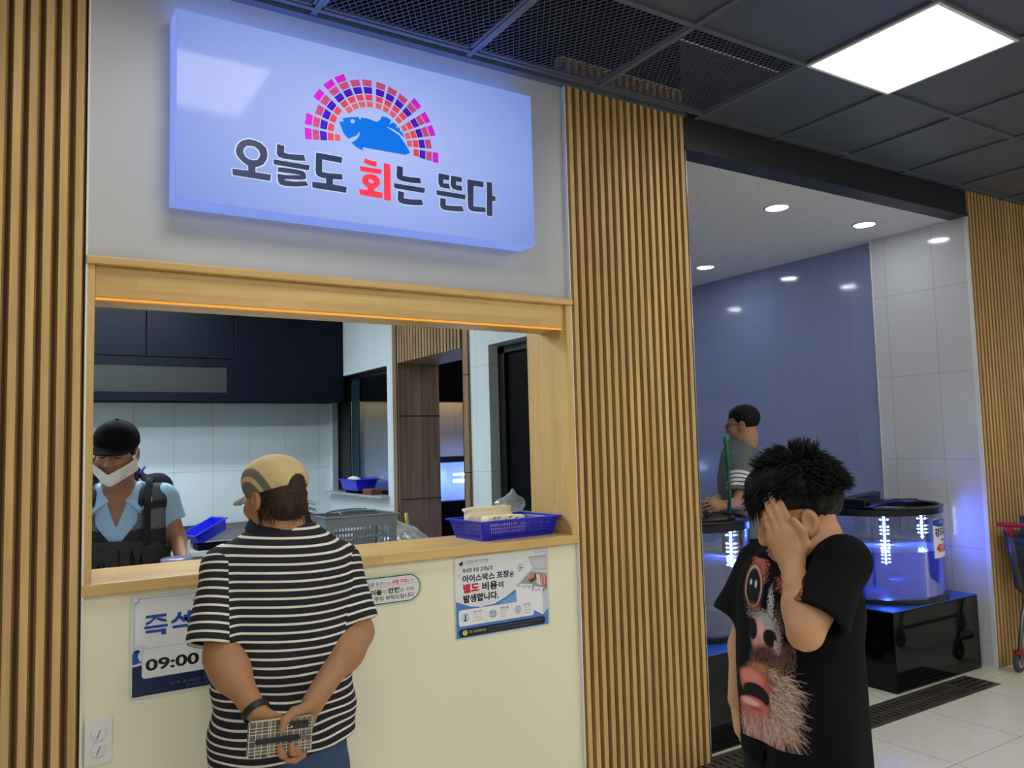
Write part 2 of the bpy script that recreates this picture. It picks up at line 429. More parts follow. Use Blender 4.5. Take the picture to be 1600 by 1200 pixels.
# ================================================================== floor, walls
struct('floor', MB().box(-3.5, 9.5, -5, 8.3, -.1, 0), M_floor)
wf = MB()
wf.box(.218, 2.152, 2.9, 3.2, 2.19, 3.26)                       # above the serving hatch
wf.box(-3.5, .218, 2.9, 3.2, 0, 3.26)                           # behind the left slats
wf.box(2.152, 2.9, 2.9, 3.05, 0, 3.34)                          # pillar between hatch and tank bay
wf.box(5.545, 9.5, 2.9, 3.2, 0, 3.60)
struct('wall_front', wf, M_white)
struct('wall_plenum', MB().box(-3.5, 2.9, 2.95, 3.0, 3.26, 3.7), plain('plenum_wall', srgb(9, 11, 17), .8))
struct('wall_counter', MB().box(.218, 2.152, 2.9, 3.2, 0, 1.108), M_cream)
struct('trim_1', MB().box(.2135, .2195, 2.872, 2.9, 0, 3.2), M_trimwhite)
struct('trim_2', MB().box(2.1495, 2.1545, 2.88, 2.9, 0, 3.2), M_trimwhite)
struct('trim_3', MB().box(2.9, 2.905, 2.878, 3.05, 0, 3.02), plain('steel_edge', srgb(190, 190, 190), .25, 1))
struct('trim_4', MB().box(5.535, 5.545, 2.878, 2.905, 0, 3.02), M_trimwhite)
def slats(x0, x1, z0, z1, name, label, pitch=.0435, w=.035, d=.019):
    mb = MB(); n = int(round((x1-x0)/pitch)); p = (x1-x0)/n
    mb.box(x0, x1, 2.893, 2.9, z0, z1, 1)
    for i in range(n):
        a = x0+i*p+(p-w)/2; b = a+w; c = .0065
        mb.add([(a, 2.893, z0), (a+c, 2.893-d, z0), (b-c, 2.893-d, z0), (b, 2.893, z0), (a, 2.893, z1), (a+c, 2.893-d, z1), (b-c, 2.893-d, z1), (b, 2.893, z1)],
               [(1, 2, 6, 5), (0, 3, 2, 1), (4, 5, 6, 7)], 0)
        mb.add([(a, 2.893, z0), (a+c, 2.893-d, z0), (b-c, 2.893-d, z0), (b, 2.893, z0), (a, 2.893, z1), (a+c, 2.893-d, z1), (b-c, 2.893-d, z1), (b, 2.893, z1)], [(0, 1, 5, 4), (2, 3, 7, 6)], 2)
    return struct(name, mb, [M_slat, M_slatback, M_slatside], label=label, recalc=False)
slats(-1.3525, .2135, 0, 3.2, 'wall_slats_left', 'vertical oak slat cladding at the left of the serving hatch')
slats(2.1545, 2.9, 0, 3.32, 'wall_slats_middle', 'vertical oak slat cladding between serving hatch and fish tanks')
slats(5.545, 7.2, 0, 3.2, 'wall_slats_right', 'vertical oak slat cladding behind the shopping cart')
# tank bay
struct('wall_right', MB().box(5.535, 5.545, 2.905, 3.61, 0, 3.02).box(5.545, 5.9, 3.2, 3.61, 0, 3.02), M_tile_w)
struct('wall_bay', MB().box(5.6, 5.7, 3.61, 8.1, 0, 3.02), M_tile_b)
struct('wall_back', MB().box(2.3, 5.6, 8.0, 8.1, 0, 3.02), M_tile_back)
struct('trim_5', MB().box(5.53, 5.6, 3.604, 3.612, 0, 3.02), M_trimwhite)
struct('ceiling_bay', MB().box(2.6, 5.7, 3.0, 8.1, 3.02, 3.08).box(2.3, 2.6, 6.6, 8.1, 3.02, 3.08).box(2.38, 2.6, 5.29, 6.6, 2.9, 3.02), M_mineral)
bm_ = MB().box(2.9, 5.545, 2.885, 3.0, 3.035, 3.6).box(2.9, 5.545, 2.872, 3.0, 3.02, 3.035)
struct('trim_6', bm_, plain('dark_fascia', srgb(34, 36, 42), .5))
# dark boxed-in bulkhead with warm strip light at the far wall
struct('trim_7', MB().box(2.31, 5.6, 7.55, 7.78, 2.02, 3.02).box(2.31, 5.6, 7.78, 8.0, 2.16, 3.02), M_black)
ls = thing('strip_light', 'warm strip light under the dark bulkhead at the far back wall', 'light', (4.1, 7.84, 2.14))
part('diffuser', MB().box(2.4, 5.5, 7.82, 7.86, 2.135, 2.159), emit('warm_strip', (1, .66, .25), 9), ls)

# ================================================================== mall ceiling
PY = [1.6, 2.2, 2.82]
mesh_cells = []
cm = MB()
gx_mesh = [-1.05, -.37, .30, .965, 1.635, 2.305, 2.985]
gx = [2.985+.6*k for k in range(0, 12)]
def panel(x0, x1, y0, y1): cm.box(x0+.012, x1-.012, y0+.012, y1-.012, 3.203, 3.215)
LIGHT_CELLS = [(2.985, 3.585, 1.6, 2.2), (.365, .965, 1.6, 2.2)]
for j in range(-11, 1):                                       # rows towards the camera and behind it
    y0 = 1.6+.6*j; y1 = y0+.6
    xs = [2.985+.6*k for k in range(-10, 12)] if j < 0 else None
    if j == 0: xs = [-3.015, -2.415, -1.815, -1.215, -.235, .365, .965, 1.635, 2.305]+[2.985+.6*k for k in range(0, 12)]
    for a, b in zip(xs, xs[1:]):
        if (round(a, 3), round(b, 3)) in ((2.985, 3.585), (.365, .965)) and j == 0: continue
        if j < 0 and (round((a-2.985)/.6) % 3 == 0) and j in (-4, -6, -8, -10): LIGHT_CELLS.append((a, b, y0, y1)); continue  # unseen panels added behind the viewer to brighten the shop front
        panel(a, b, y0, y1)
for a, b in zip(gx, gx[1:]): panel(a, b, 2.2, 2.82); cm.box(a, b, 2.832, 2.9, 3.203, 3.215)
ce = struct('ceiling', cm, M_dark)
# slab above the open mesh
struct('ceiling_slab', MB().box(-3.5, 9.5, -5, 2.9, 3.62, 3.70), plain('dark_plenum', srgb(9, 11, 17), .8))
tb = MB()
def bar(x0, x1, y0, y1): tb.box(x0, x1, y0, y1, 3.19 if x1-x0 > 1 else 3.1912, 3.205)
for y in [1.6+.6*k for k in range(-11, 1)]+[2.2]: bar(-3.5, 9.5, y-.012, y+.012)
for y0, xs in ((2.2, gx_mesh+gx[1:]), (1.6, [-.235, .365, .965, 1.635, 2.305]+gx)):
    for x in xs: bar(x-.012, x+.012, y0, y0+(.68 if y0 == 2.2 else .6))
for x in [2.985+.6*k for k in range(-10, 12)]: bar(x-.012, x+.012, -5, 1.6)
bar(-3.5, 9.5, 2.812, 2.832); tb.box(-3.5, 2.9, 2.86, 2.9, 3.185, 3.205)
struct('trim_8', tb, M_tbar)
# expanded-metal panels over the shop front
def expanded(x0, x1, y0, y1):
    mb = MB(); px, py = .028, .044; t = .0010; z = 3.2
    for sgn in (1, -1):
        n = int(((x1-x0)/px+(y1-y0)/py))+2
        for i in range(-n, n):
            # line x = x0 + i*px + sgn*(y-y0)*px/py
            xa = x0+i*px; ya = y0; xb = xa+sgn*(y1-y0)*px/py; yb = y1
            def clip(xa, ya, xb, yb):
                ts = [0, 1]
                for lim, s in ((x0, 1), (x1, -1)):
                    fa = (xa-lim)*s; fb = (xb-lim)*s
                    if fa < 0 and fb < 0: return None
                    if fa < 0: ts[0] = max(ts[0], fa/(fa-fb))
                    if fb < 0: ts[1] = min(ts[1], fa/(fa-fb))
                if ts[1]-ts[0] < 1e-4: return None
                return (xa+(xb-xa)*ts[0], ya+(yb-ya)*ts[0], xa+(xb-xa)*ts[1], ya+(yb-ya)*ts[1])
            c = clip(xa, ya, xb, yb)
            if not c: continue
            a, b, c2, d = c; L = math.hypot(c2-a, d-b)
            if L < .01: continue
            nx, ny = -(d-b)/L*t, (c2-a)/L*t
            zt = z+.002*sgn
            mb.add([(a-nx, b-ny, zt), (a+nx, b+ny, zt), (c2+nx, d+ny, zt), (c2-nx, d-ny, zt), (a-nx, b-ny, zt+.004), (a+nx, b+ny, zt+.004), (c2+nx, d+ny, zt+.004), (c2-nx, d-ny, zt+.004)],
                   [(0, 1, 2, 3), (4, 7, 6, 5), (0, 4, 5, 1), (2, 6, 7, 3), (1, 5, 6, 2), (0, 3, 7, 4)])
    mb.box(x0, x1, y0, y0+.012, z-.003, z+.01); mb.box(x0, x1, y1-.012, y1, z-.003, z+.01)
    mb.box(x0, x0+.012, y0, y1, z-.003, z+.01); mb.box(x1-.012, x1, y0, y1, z-.003, z+.01)
    return mb
M_mesh = plain('expanded_steel', srgb(92, 98, 112), .45, .1)
for a, b in zip(gx_mesh[1:], gx_mesh[2:]):
    struct('ceiling_mesh_panel', expanded(a+.012, b-.012, 2.212, 2.812), M_mesh, recalc=False)
# square LED panels
proto = None
for i, (a, b, y0, y1) in enumerate(LIGHT_CELLS):
    t = thing('ceiling_light', 'glaring square LED panel light set in the black ceiling over the boy' if i == 0 else ('square LED panel light in the ceiling before the lit fish sign' if i == 1 else 'unseen LED panel added to the hall ceiling behind the viewer as fill light'), 'light', ((a+b)/2, (y0+y1)/2, 3.2), 0, 'square LED ceiling panels')
    fr = MB()
    for q in ((a, b, y0, y0+.014), (a, b, y1-.014, y1), (a, a+.014, y0+.014, y1-.014), (b-.014, b, y0+.014, y1-.014)): fr.box(*q, 3.186, 3.21)
    part('frame', fr, M_trimwhite, t); part('diffuser', MB().box(a+.014, b-.014, y0+.014, y1-.014, 3.192, 3.205), M_panel_e, t)
# recessed downlights in the tank bay
M_down = emit('downlight_disc', (.93, .96, 1.0), DOWN_E)
for i, (x, y) in enumerate(((4.17, 3.35), (5.07, 3.34), (5.06, 4.84), (4.17, 4.84), (4.17, 6.3), (5.06, 6.3))):
    lab = ['round downlight in the white ceiling nearest the slatted pillar', 'round downlight in the white ceiling near the tiled wall corner', 'small round downlight deep in the bay, lowest in view', 'round downlight deep in the bay behind the slatted pillar', 'round downlight at the back of the bay', 'round downlight far back along the bluish side wall'][i]
    t = thing('downlight', lab, 'light', (x, y, 3.02), 0, 'round downlights over the fish tanks')
    part('rim', MB().lathe([(.066, 0), (.08, 0), (.082, -.006), (.072, -.008), (.066, -.004)], (x, y, 3.02), 32, close=False), M_trimwhite, t, smooth=True)
    part('disc', MB().cyl((x, y, 3.019), (x, y, 3.014), .067, n=32), M_down, t)

# ================================================================== serving hatch
w1 = thing('window_1', 'pine framed serving hatch opening into the kitchen', 'window', (1.18, 2.9, 1.15), kind='structure')
part('lintel', MB().rbox(.242, 2.118, 2.893, 3.10, 2.062, 2.165, .003), M_pine_x, w1)
part('lintel_cap', MB().rbox(.214, 2.150, 2.862, 3.10, 2.165, 2.192, .004), M_pine_x, w1)
part('jamb', MB().rbox(.2135, .2415, 2.878, 3.2, 1.11, 2.166, .003), M_pine_z, w1)
part('jamb', MB().rbox(2.118, 2.150, 2.878, 3.2, 1.11, 2.166, .003), M_pine_z, w1)
part('ledge', MB().rbox(.2135, 2.150, 2.87, 3.25, 1.108, 1.146, .004), M_pine_x, w1)
ls2 = thing('strip_light', 'thin warm LED line along the underside of the hatch lintel', 'light', (1.18, 2.92, 2.06))
part('diffuser', MB().box(.246, 2.112, 2.902, 2.914, 2.055, 2.0625), emit('amber_led', (1.0, .36, .03), 1.1), ls2)
struct('wall_hatch_back', MB().box(-.2, .2135, 3.2, 3.3, 0, 2.8), M_white)
struct('wall_bay_left', MB().box(2.2, 2.3, 6.6, 8.1, 0, 3.02), M_tile_back)

# ================================================================== kitchen shell
KX0 = -1.6
struct('wall_kitchen_back', MB().box(KX0, 2.3, 6.5, 6.6, 0, 2.9), M_tile_k)
struct('wall_kitchen_left', MB().box(KX0-.1, KX0, 3.2, 6.6, 0, 2.9), M_tile_kr)
struct('ceiling_kitchen', MB().box(KX0-.1, 2.6, 3.2, 6.6, 2.88, 2.95), M_white)
kr = MB()
def kw(y0, y1, z0, z1): kr.box(2.3, 2.6, y0, y1, z0, z1)
def kt_(y0, y1, z0, z1): kr.box(2.3, 2.38, y0, y1, z0, z1)
kt_(5.29, 6.42, 0, 1.205); kt_(5.29, 6.42, 2.13, 2.9); kt_(6.42, 6.6, 0, 2.9); kr.box(2.3, 2.6, 5.155, 5.29, 0, 2.9)
kw(3.87, 4.085, 0, 2.9); kw(3.2, 3.87, 2.11, 2.9); kr.box(2.3, 2.6, 3.05, 3.2, 0, 2.9)
struct('wall_kitchen_right', kr, M_tile_kr)
# walnut-slatted passage through the right wall
pa = MB()
pa.box(2.29, 2.3, 4.155, 5.07, 2.125, 2.9)
pa.box(2.285, 2.6, 5.07, 5.082, 0, 2.125); pa.box(2.285, 2.6, 4.143, 4.155, 0, 2.125); pa.box(2.3, 2.6, 4.155, 5.07, 2.125, 2.9)
struct('door_1', pa, M_walnut, label='passage lined in grey walnut slats through the kitchen wall')
pt = MB(); pt.box(2.282, 2.302, 5.082, 5.155, 0, 2.9); pt.box(2.282, 2.302, 4.085, 4.143, 0, 2.9)
struct('trim_9', pt, wood('walnut_casing', srgb(96, 76, 56), srgb(146, 118, 90), 2, 50))
ps = MB()
for i in range(21): y = 4.16+i*.0435; ps.box(2.276, 2.292, y, y+.028, 2.125, 2.9)
struct('trim_10', ps, wood('walnut_lath', srgb(112, 90, 66), srgb(160, 132, 100), 2, 50))
pj = MB()
for z in (1.19, 1.76): pj.box(2.3, 2.6, 5.066, 5.0705, z, z+.004)
for z in (1.39, 1.96): pj.box(2.281, 2.3, 4.084, 4.144, z, z+.004)
pj.box(2.28, 2.304, 4.141, 4.146, 0, 2.9); pj.box(2.28, 2.304, 5.079, 5.084, 0, 2.9)
struct('trim_11', pj, M_black)
# black door leaf in the tiled recess
d2 = MB().box(2.38, 2.42, 3.2, 3.86, 0, 2.09); struct('door_2', d2, M_black, label='black door leaf in the tiled recess of the kitchen wall')
struct('trim_12', MB().box(2.36, 2.38, 3.80, 3.868, 0, 2.10).box(2.36, 2.38, 3.2, 3.868, 2.06, 2.10), M_frame_dark)
# kitchen window to the tank bay
wi = thing('window_2', 'black framed sliding window in the tiled kitchen wall', 'window', (2.45, 5.85, 1.205), kind='structure')
wfm = MB()
for q in ((5.29, 6.42, 1.205, 1.235), (5.29, 6.42, 2.10, 2.13), (5.29, 5.315, 1.235, 2.10), (6.395, 6.42, 1.235, 2.10)): wfm.box(2.345, 2.40, *q)
part('frame', wfm, M_frame_dark, wi)
sd = MB(); sd.box(2.352, 2.362, 6.155, 6.395, 1.235, 2.10)
part('sliding_sash', sd, plain('black_sash_panel', srgb(4, 5, 9), .3, spec=.2), wi)
part('sash_edge', MB().box(2.366, 2.376, 6.005, 6.155, 1.235, 2.10), plain('green_black_edge', srgb(18, 42, 48), .4, spec=.2), wi)
part('pane', MB().box(2.385, 2.39, 5.315, 6.20, 1.235, 2.10), clear('window_glass', (.86, .93, .94), .05), wi)
struct('sill_1', MB().box(2.235, 2.345, 5.27, 6.45, 1.195, 1.209), plain('sill_metal', srgb(170, 176, 180), .3, .3))
# kitchen ceiling lamps
for i, (x, y) in enumerate(((.6, 4.4), (.6, 5.5), (-.8, 4.9))):
    t = thing('kitchen_light', 'flat white lamp on the kitchen ceiling above the cooks', 'light', (x, y, 2.88), 0, 'kitchen ceiling lamps')
    part('housing', MB().rbox(x-.62, x+.62, y-.09, y+.09, 2.85, 2.88, .006), M_trimwhite, t)
    part('diffuser', MB().box(x-.6, x+.6, y-.075, y+.075, 2.842, 2.852), M_panel_k, t)
# ================================================================== the lit sign
SIGN = json.loads('''{"dark":[[[0.194,0.196],[0.2,0.218],[0.214,0.234],[0.235,0.244],[0.258,0.244],[0.281,0.237],[0.298,0.223],[0.303,0.201],[0.299,0.18],[0.287,0.161],[0.271,0.152],[0.261,0.149],[0.261,0.13],[0.315,0.13],[0.312,0.107],[0.184,0.108],[0.183,0.13],[0.236,0.132],[0.236,0.149],[0.217,0.16],[0.203,0.173],[0.196,0.184]],[[0.219,0.196],[0.222,0.209],[0.231,0.219],[0.244,0.222],[0.259,0.221],[0.272,0.212],[0.278,0.197],[0.274,0.184],[0.267,0.175],[0.253,0.171],[0.238,0.173],[0.226,0.18]],[[0.337,0.245],[0.363,0.242],[0.361,0.218],[0.377,0.215],[0.433,0.222],[0.439,0.201],[0.405,0.197],[0.361,0.196],[0.342,0.199],[0.335,0.21],[0.336,0.228]],[[0.323,0.187],[0.454,0.187],[0.451,0.168],[0.325,0.169]],[[0.339,0.161],[0.367,0.163],[0.408,0.163],[0.431,0.161],[0.44,0.152],[0.44,0.134],[0.424,0.129],[0.386,0.125],[0.364,0.122],[0.362,0.119],[0.367,0.117],[0.399,0.118],[0.44,0.126],[0.45,0.112],[0.43,0.106],[0.398,0.1],[0.367,0.097],[0.348,0.099],[0.34,0.107],[0.337,0.137],[0.367,0.137],[0.418,0.144],[0.42,0.146],[0.399,0.147],[0.367,0.145],[0.34,0.145]],[[0.478,0.238],[0.487,0.239],[0.577,0.238],[0.575,0.216],[0.501,0.217],[0.5,0.17],[0.523,0.169],[0.576,0.174],[0.578,0.154],[0.541,0.15],[0.541,0.13],[0.594,0.128],[0.591,0.106],[0.464,0.106],[0.463,0.128],[0.515,0.13],[0.515,0.148],[0.489,0.15],[0.478,0.158],[0.476,0.174]],[[0.798,0.243],[0.822,0.241],[0.821,0.207],[0.851,0.206],[0.894,0.21],[0.9,0.189],[0.859,0.185],[0.818,0.186],[0.8,0.191],[0.795,0.201]],[[0.783,0.172],[0.915,0.172],[0.913,0.152],[0.786,0.153]],[[0.801,0.144],[0.825,0.142],[0.823,0.119],[0.849,0.118],[0.9,0.124],[0.906,0.103],[0.865,0.097],[0.821,0.096],[0.803,0.101],[0.798,0.113]],[[0.976,0.242],[1.024,0.241],[1.022,0.22],[0.997,0.221],[0.997,0.204],[1.022,0.206],[1.026,0.187],[1.001,0.185],[0.982,0.188],[0.975,0.203]],[[1.033,0.241],[1.082,0.241],[1.08,0.221],[1.055,0.222],[1.054,0.206],[1.079,0.206],[1.083,0.187],[1.058,0.185],[1.038,0.189],[1.03,0.201]],[[0.965,0.172],[1.097,0.172],[1.094,0.152],[0.967,0.153]],[[0.982,0.143],[1.007,0.142],[1.005,0.117],[1.03,0.117],[1.08,0.123],[1.087,0.102],[1.042,0.097],[0.999,0.096],[0.984,0.101],[0.98,0.112]],[[1.107,0.238],[1.183,0.239],[1.181,0.216],[1.135,0.215],[1.132,0.129],[1.188,0.133],[1.19,0.113],[1.149,0.109],[1.12,0.11],[1.11,0.118],[1.107,0.132]],[[1.199,0.242],[1.223,0.242],[1.223,0.186],[1.239,0.186],[1.237,0.165],[1.223,0.164],[1.221,0.099],[1.195,0.1]]],"red":[[[0.668,0.25],[0.685,0.245],[0.714,0.244],[0.713,0.225],[0.689,0.225],[0.661,0.232]],[[0.646,0.216],[0.734,0.217],[0.731,0.198],[0.649,0.198]],[[0.654,0.164],[0.659,0.18],[0.673,0.189],[0.692,0.193],[0.711,0.19],[0.724,0.179],[0.727,0.164],[0.72,0.15],[0.709,0.141],[0.703,0.138],[0.703,0.129],[0.737,0.128],[0.734,0.105],[0.645,0.106],[0.642,0.127],[0.676,0.129],[0.677,0.138],[0.663,0.147],[0.655,0.155]],[[0.679,0.166],[0.682,0.171],[0.69,0.172],[0.699,0.169],[0.702,0.163],[0.697,0.158],[0.688,0.157],[0.681,0.161]],[[0.743,0.244],[0.769,0.243],[0.77,0.1],[0.742,0.101]]],"fish":[[[0.568,0.372],[0.586,0.376],[0.581,0.388],[0.611,0.398],[0.644,0.405],[0.649,0.393],[0.653,0.404],[0.679,0.406],[0.717,0.4],[0.732,0.413],[0.738,0.426],[0.756,0.427],[0.776,0.42],[0.769,0.4],[0.783,0.412],[0.801,0.404],[0.796,0.39],[0.807,0.399],[0.814,0.387],[0.812,0.38],[0.82,0.383],[0.833,0.356],[0.809,0.375],[0.781,0.386],[0.752,0.391],[0.777,0.379],[0.809,0.365],[0.833,0.337],[0.855,0.304],[0.834,0.292],[0.659,0.291],[0.659,0.278],[0.636,0.286],[0.614,0.3],[0.634,0.316],[0.646,0.334],[0.648,0.351],[0.636,0.333],[0.602,0.313],[0.584,0.332],[0.575,0.352]],[[0.629,0.386],[0.627,0.381],[0.624,0.377],[0.62,0.375],[0.616,0.375],[0.612,0.378],[0.611,0.382],[0.612,0.387],[0.616,0.391],[0.62,0.393],[0.624,0.393],[0.628,0.39]]]}''')
SX, SZ, SY = .465, 2.387, 2.78
def sp(u, v, w=0): return (SX+u, SY-.0005-w, SZ+v)
t = NT('sign_acrylic'); o_, v_ = t.xyz()
t.set((.10, .11, .14), .08, spec=.16)
su_ = t.math('SUBTRACT', o_[0], .0); sv_ = t.math('SUBTRACT', o_[2], .33)
_d = t.math('SQRT', t.math('ADD', t.math('POWER', t.math("MULTIPLY", su_, 1.0), 2.0), t.math('POWER', t.math("MULTIPLY", sv_, 1.6), 2.0)))
t.link(t.ramp(_d, [(.0, (.50, .61, 1.06)), (.40, (.34, .45, .95)), (.85, (.19, .28, .76))]), t.b.inputs['Emission Color']); t.b.inputs['Emission Strength'].default_value = SIGN_E = .82
M_sign = t.m
sg = thing('lightbox_sign', 'glowing bluish white shop sign with a blue fish under a coloured fan', 'sign', (SX+.717, SY, SZ))
part('face_panel', MB().rbox(SX, SX+1.432, SY, SY+.012, SZ, SZ+.656, .004), M_sign, sg)
part('top_diffuser', MB().box(SX+.01, SX+1.422, SY+.02, 2.89, SZ+.6552, SZ+.657), emit('sign_top', (.16, .30, 1.0), 4.5), sg)
part('light_box', MB().box(SX+.001, SX+1.431, SY+.012, 2.898, SZ+.001, SZ+.655), emit('sign_side', (.25, .36, .98), .80), sg)
def ink(name, rgb, e=.35, rough=.3):
    q = NT(name); q.set(srgb(*rgb), rough); q.b.inputs['Emission Color'].default_value = (*srgb(*rgb), 1); q.b.inputs['Emission Strength'].default_value = e; return q.m
M_navy, M_red, M_blue = ink('sign_navy', (48, 56, 96), .22), ink('sign_red', (232, 52, 72), .55), ink('sign_blue', (0, 104, 212), .6)
M_halo = ink('sign_halo', (196, 212, 236), .38)
def grow(pl, d):
    n = len(pl); A = sum(pl[i][0]*pl[(i+1) % n][1]-pl[(i+1) % n][0]*pl[i][1] for i in range(n)); s = 1 if A > 0 else -1; out = []
    for i in range(n):
        a, b, c = Vector(pl[i-1]), Vector(pl[i]), Vector(pl[(i+1) % n])
        e0 = (b-a).normalized(); e1 = (c-b).normalized(); nn = Vector((e0.y+e1.y, -(e0.x+e1.x)))*s
        nn = nn.normalized() if nn.length > 1e-6 else Vector((e0.y, -e0.x))*s
        out.append(tuple(b+nn*d))
    return out
def flat(name, polys, m, parent, fn, w0, th=.0012):
    v, f = poly_geo(polys); mb = MB(); n = len(v)
    mb.add([fn(p[0], p[1], w0+th) for p in v]+[fn(p[0], p[1], w0) for p in v], list(f)+[tuple(i+n for i in reversed(q)) for q in f])
    return part(name, mb, m, parent)
D = SIGN['dark']; R_ = SIGN['red']
lets = [('letters', [D[0], D[1]]), ('letters', [D[2]]+[D[3]]+[D[4]]), ('letters', [D[5]]), ('letters', D[6:9]), ('letters', D[9:13]), ('letters', D[13:15])]
for nm, pl in lets:
    lo = flat('letter', pl, M_navy, sg, sp, .0012)
    hp = [grow(p, .0045) for p in pl]
    if len(pl) == 2 and pl[1] is D[1]: hp[1] = grow(D[1], -.0045)
    for k, q in enumerate([hp] if (len(pl) == 2 and pl[1] is D[1]) else [[h] for h in hp]): flat('letter_edge', q, M_halo, sg, sp, .0004+.0001*k, .0006)
lo = flat('letter', R_, M_red, sg, sp, .0012); lo['label'] = 'red letter'
flat('fish_emblem', SIGN['fish'], M_blue, sg, sp, .0006)
ang = [183, 171, 159, 147, 133, 121, 109, 97, 83, 71, 59, 47, 33, 21, 9, -3]
rings = [('mag', .2583, .0125, (205, 30, 205), {0, 1, 3, 4, 5, 11, 12, 13, 15}), ('pink', .2298, .0120, (192, 72, 124), set(range(16))), ('edge', .2014, .0122, (24, 10, 84), set(range(16))),
         ('pur', .2014, .0088, (78, 10, 214), set(range(16))), ('red', .1739, .0110, (226, 66, 84), set(range(16))), ('ora', .1475, .0105, (214, 96, 92), {0, 4, 5, 6, 7, 8, 9, 10, 11, 12, 13, 14})]
for nm, r, hw, rgb, cols in rings:
    mb = MB(); w = .0018 if nm == 'pur' else .0012
    for k in sorted(cols):
        a = math.radians(ang[k]); da = math.radians(4.55) - (.012 if nm == 'pur' else 0); vs = []
        for ww in (w, 0):
            for rr, aa in ((r-hw, a-da), (r+hw, a-da), (r+hw, a+da), (r-hw, a+da)): vs.append(sp(.7075+rr*math.cos(aa), .3175+rr*math.sin(aa), ww))
        mb.add(vs, [(0, 1, 2, 3), (0, 4, 5, 1), (1, 5, 6, 2), (2, 6, 7, 3), (3, 7, 4, 0)])
    part('fan_tiles', mb, ink('fan_'+nm, rgb, .45), sg)
# ================================================================== printed notices on the counter front
def wall_pt(y0):
    return lambda u, v, w=0: (u, y0-w, v)
PY0 = 2.8985
fw = wall_pt(PY0)
def col(name, rgb, rough=.4, spec=.4): return plain(name, srgb(*rgb), rough, vary=.02, spec=spec)
K_white, K_lam = col('paper_white', (226, 228, 232), .3), col('laminate', (214, 216, 198), .25)
K_ink, K_navy, K_royal, K_red, K_green, K_grey = col('ink_black', (22, 22, 26)), col('ink_navy', (16, 36, 74)), col('ink_royal', (28, 78, 170)), col('ink_red', (200, 30, 44)), col('ink_green', (18, 92, 54)), col('ink_grey', (110, 114, 122))
K_lblue, K_mblue, K_yel, K_icon, K_dnavy, K_pale = col('pale_blue', (160, 176, 214)), col('mid_blue', (78, 132, 206)), col('ink_yellow', (232, 222, 110)), col('icon_blue', (206, 214, 232)), col('deep_navy', (14, 26, 48)), col('ice_white', (236, 238, 240))
K_boxs, K_meat, K_fat, K_leaf = col('foam_grey', (198, 202, 206)), col('meat', (186, 92, 80)), col('fat', (226, 212, 200)), col('leaf', (60, 74, 52))
def lay(polys, m, parent, k, name='print'):      # k: printing order, each layer a hair in front
    return flat(name, polys, m, parent, fw, .0009+.00022*k, .0002)
def words(items, m, parent, k, bold=.02, name='lettering', fn=None):
    mb = MB(); f0 = fn or fw; w = .0009+.00022*k
    for body, box in items: fit_text(mb, body, box, lambda u, v: f0(u, v, w), bold)
    return part(name, mb, m, parent, recalc=False)
def ring(cx, cz, r, t, n=28): return [[(cx+(r+s)*math.cos(2*PI*i/n), cz+(r+s)*math.sin(2*PI*i/n)) for i in range(n)] for s in (t/2, -t/2)]
def disc(cx, cz, r, n=28): return [(cx+r*math.cos(2*PI*i/n), cz+r*math.sin(2*PI*i/n)) for i in range(n)]
def line(x0, z0, x1, z1, w):
    L = math.hypot(x1-x0, z1-z0); nx, nz = -(z1-z0)/L*w/2, (x1-x0)/L*w/2
    return [(x0-nx, z0-nz), (x1-nx, z1-nz), (x1+nx, z1+nz), (x0+nx, z0+nz)]
def sheet(parent, polys, m, name='sheet'): return flat(name, polys, m, parent, fw, 0, .0009)
# --- opening hours notice, partly behind the man
pa_ = thing('notice', 'blue and white opening hours notice reading 09:00 by the left slats', 'notice', (.59, PY0, .765))
sheet(pa_, [rrect(.354, .822, .762, 1.090, .004)], K_lam)
x0, x1, z0, z1 = .363, .814, .770, 1.084
lay([[(x0, z0), (x1, z0), (x1, z1), (x0, z1)]], K_white, pa_, 0)
def bordered(d, r):
    a, b, c, e = x0+d, x1-d, z0, z1-d; q = [(a, c), (b, c)]
    q += [(b+r*math.cos(math.radians(t))-0, e+r*math.sin(math.radians(t))) for t in (270, 247, 225, 202, 180)]
    q += [(a+r*math.cos(math.radians(t)), e+r*math.sin(math.radians(t))) for t in (0, -22, -45, -67, -90)]; return q
lay([bordered(.003, .014), bordered(.006, .016)], K_lblue, pa_, 1)
lay([[(x0, z0), (x1, z0), (x1, .868), (.60, .862), (.44, .880), (x0, .874)]], K_navy, pa_, 2)
lay([[(x0, .866), (.44, .872), (.44, .878), (x0, .873)]], K_white, pa_, 3)
lay([[(x0, .873), (.392, .879), (.384, .884), (.379, .896), (.381, .906), (.386, .911), (.376, .918), (.370, .916), (x0, .907)]], K_royal, pa_, 4)
lay([[(.366, .913), (.372, .917), (.38, .919), (.386, .913), (.380, .910), (.372, .908)]], K_navy, pa_, 5)
lay([[(.366, .921), (.38, .932), (.396, .934), (.405, .924), (.392, .919), (.38, .922), (.372, .918)]], K_icon, pa_, 5)
lay([rrect(.391, .787, .824, .919, .010)], K_white, pa_, 6); lay([rrect(.391, .787, .824, .919, .010), rrect(.3925, .7855, .8255, .9175, .009)], K_lblue, pa_, 7)
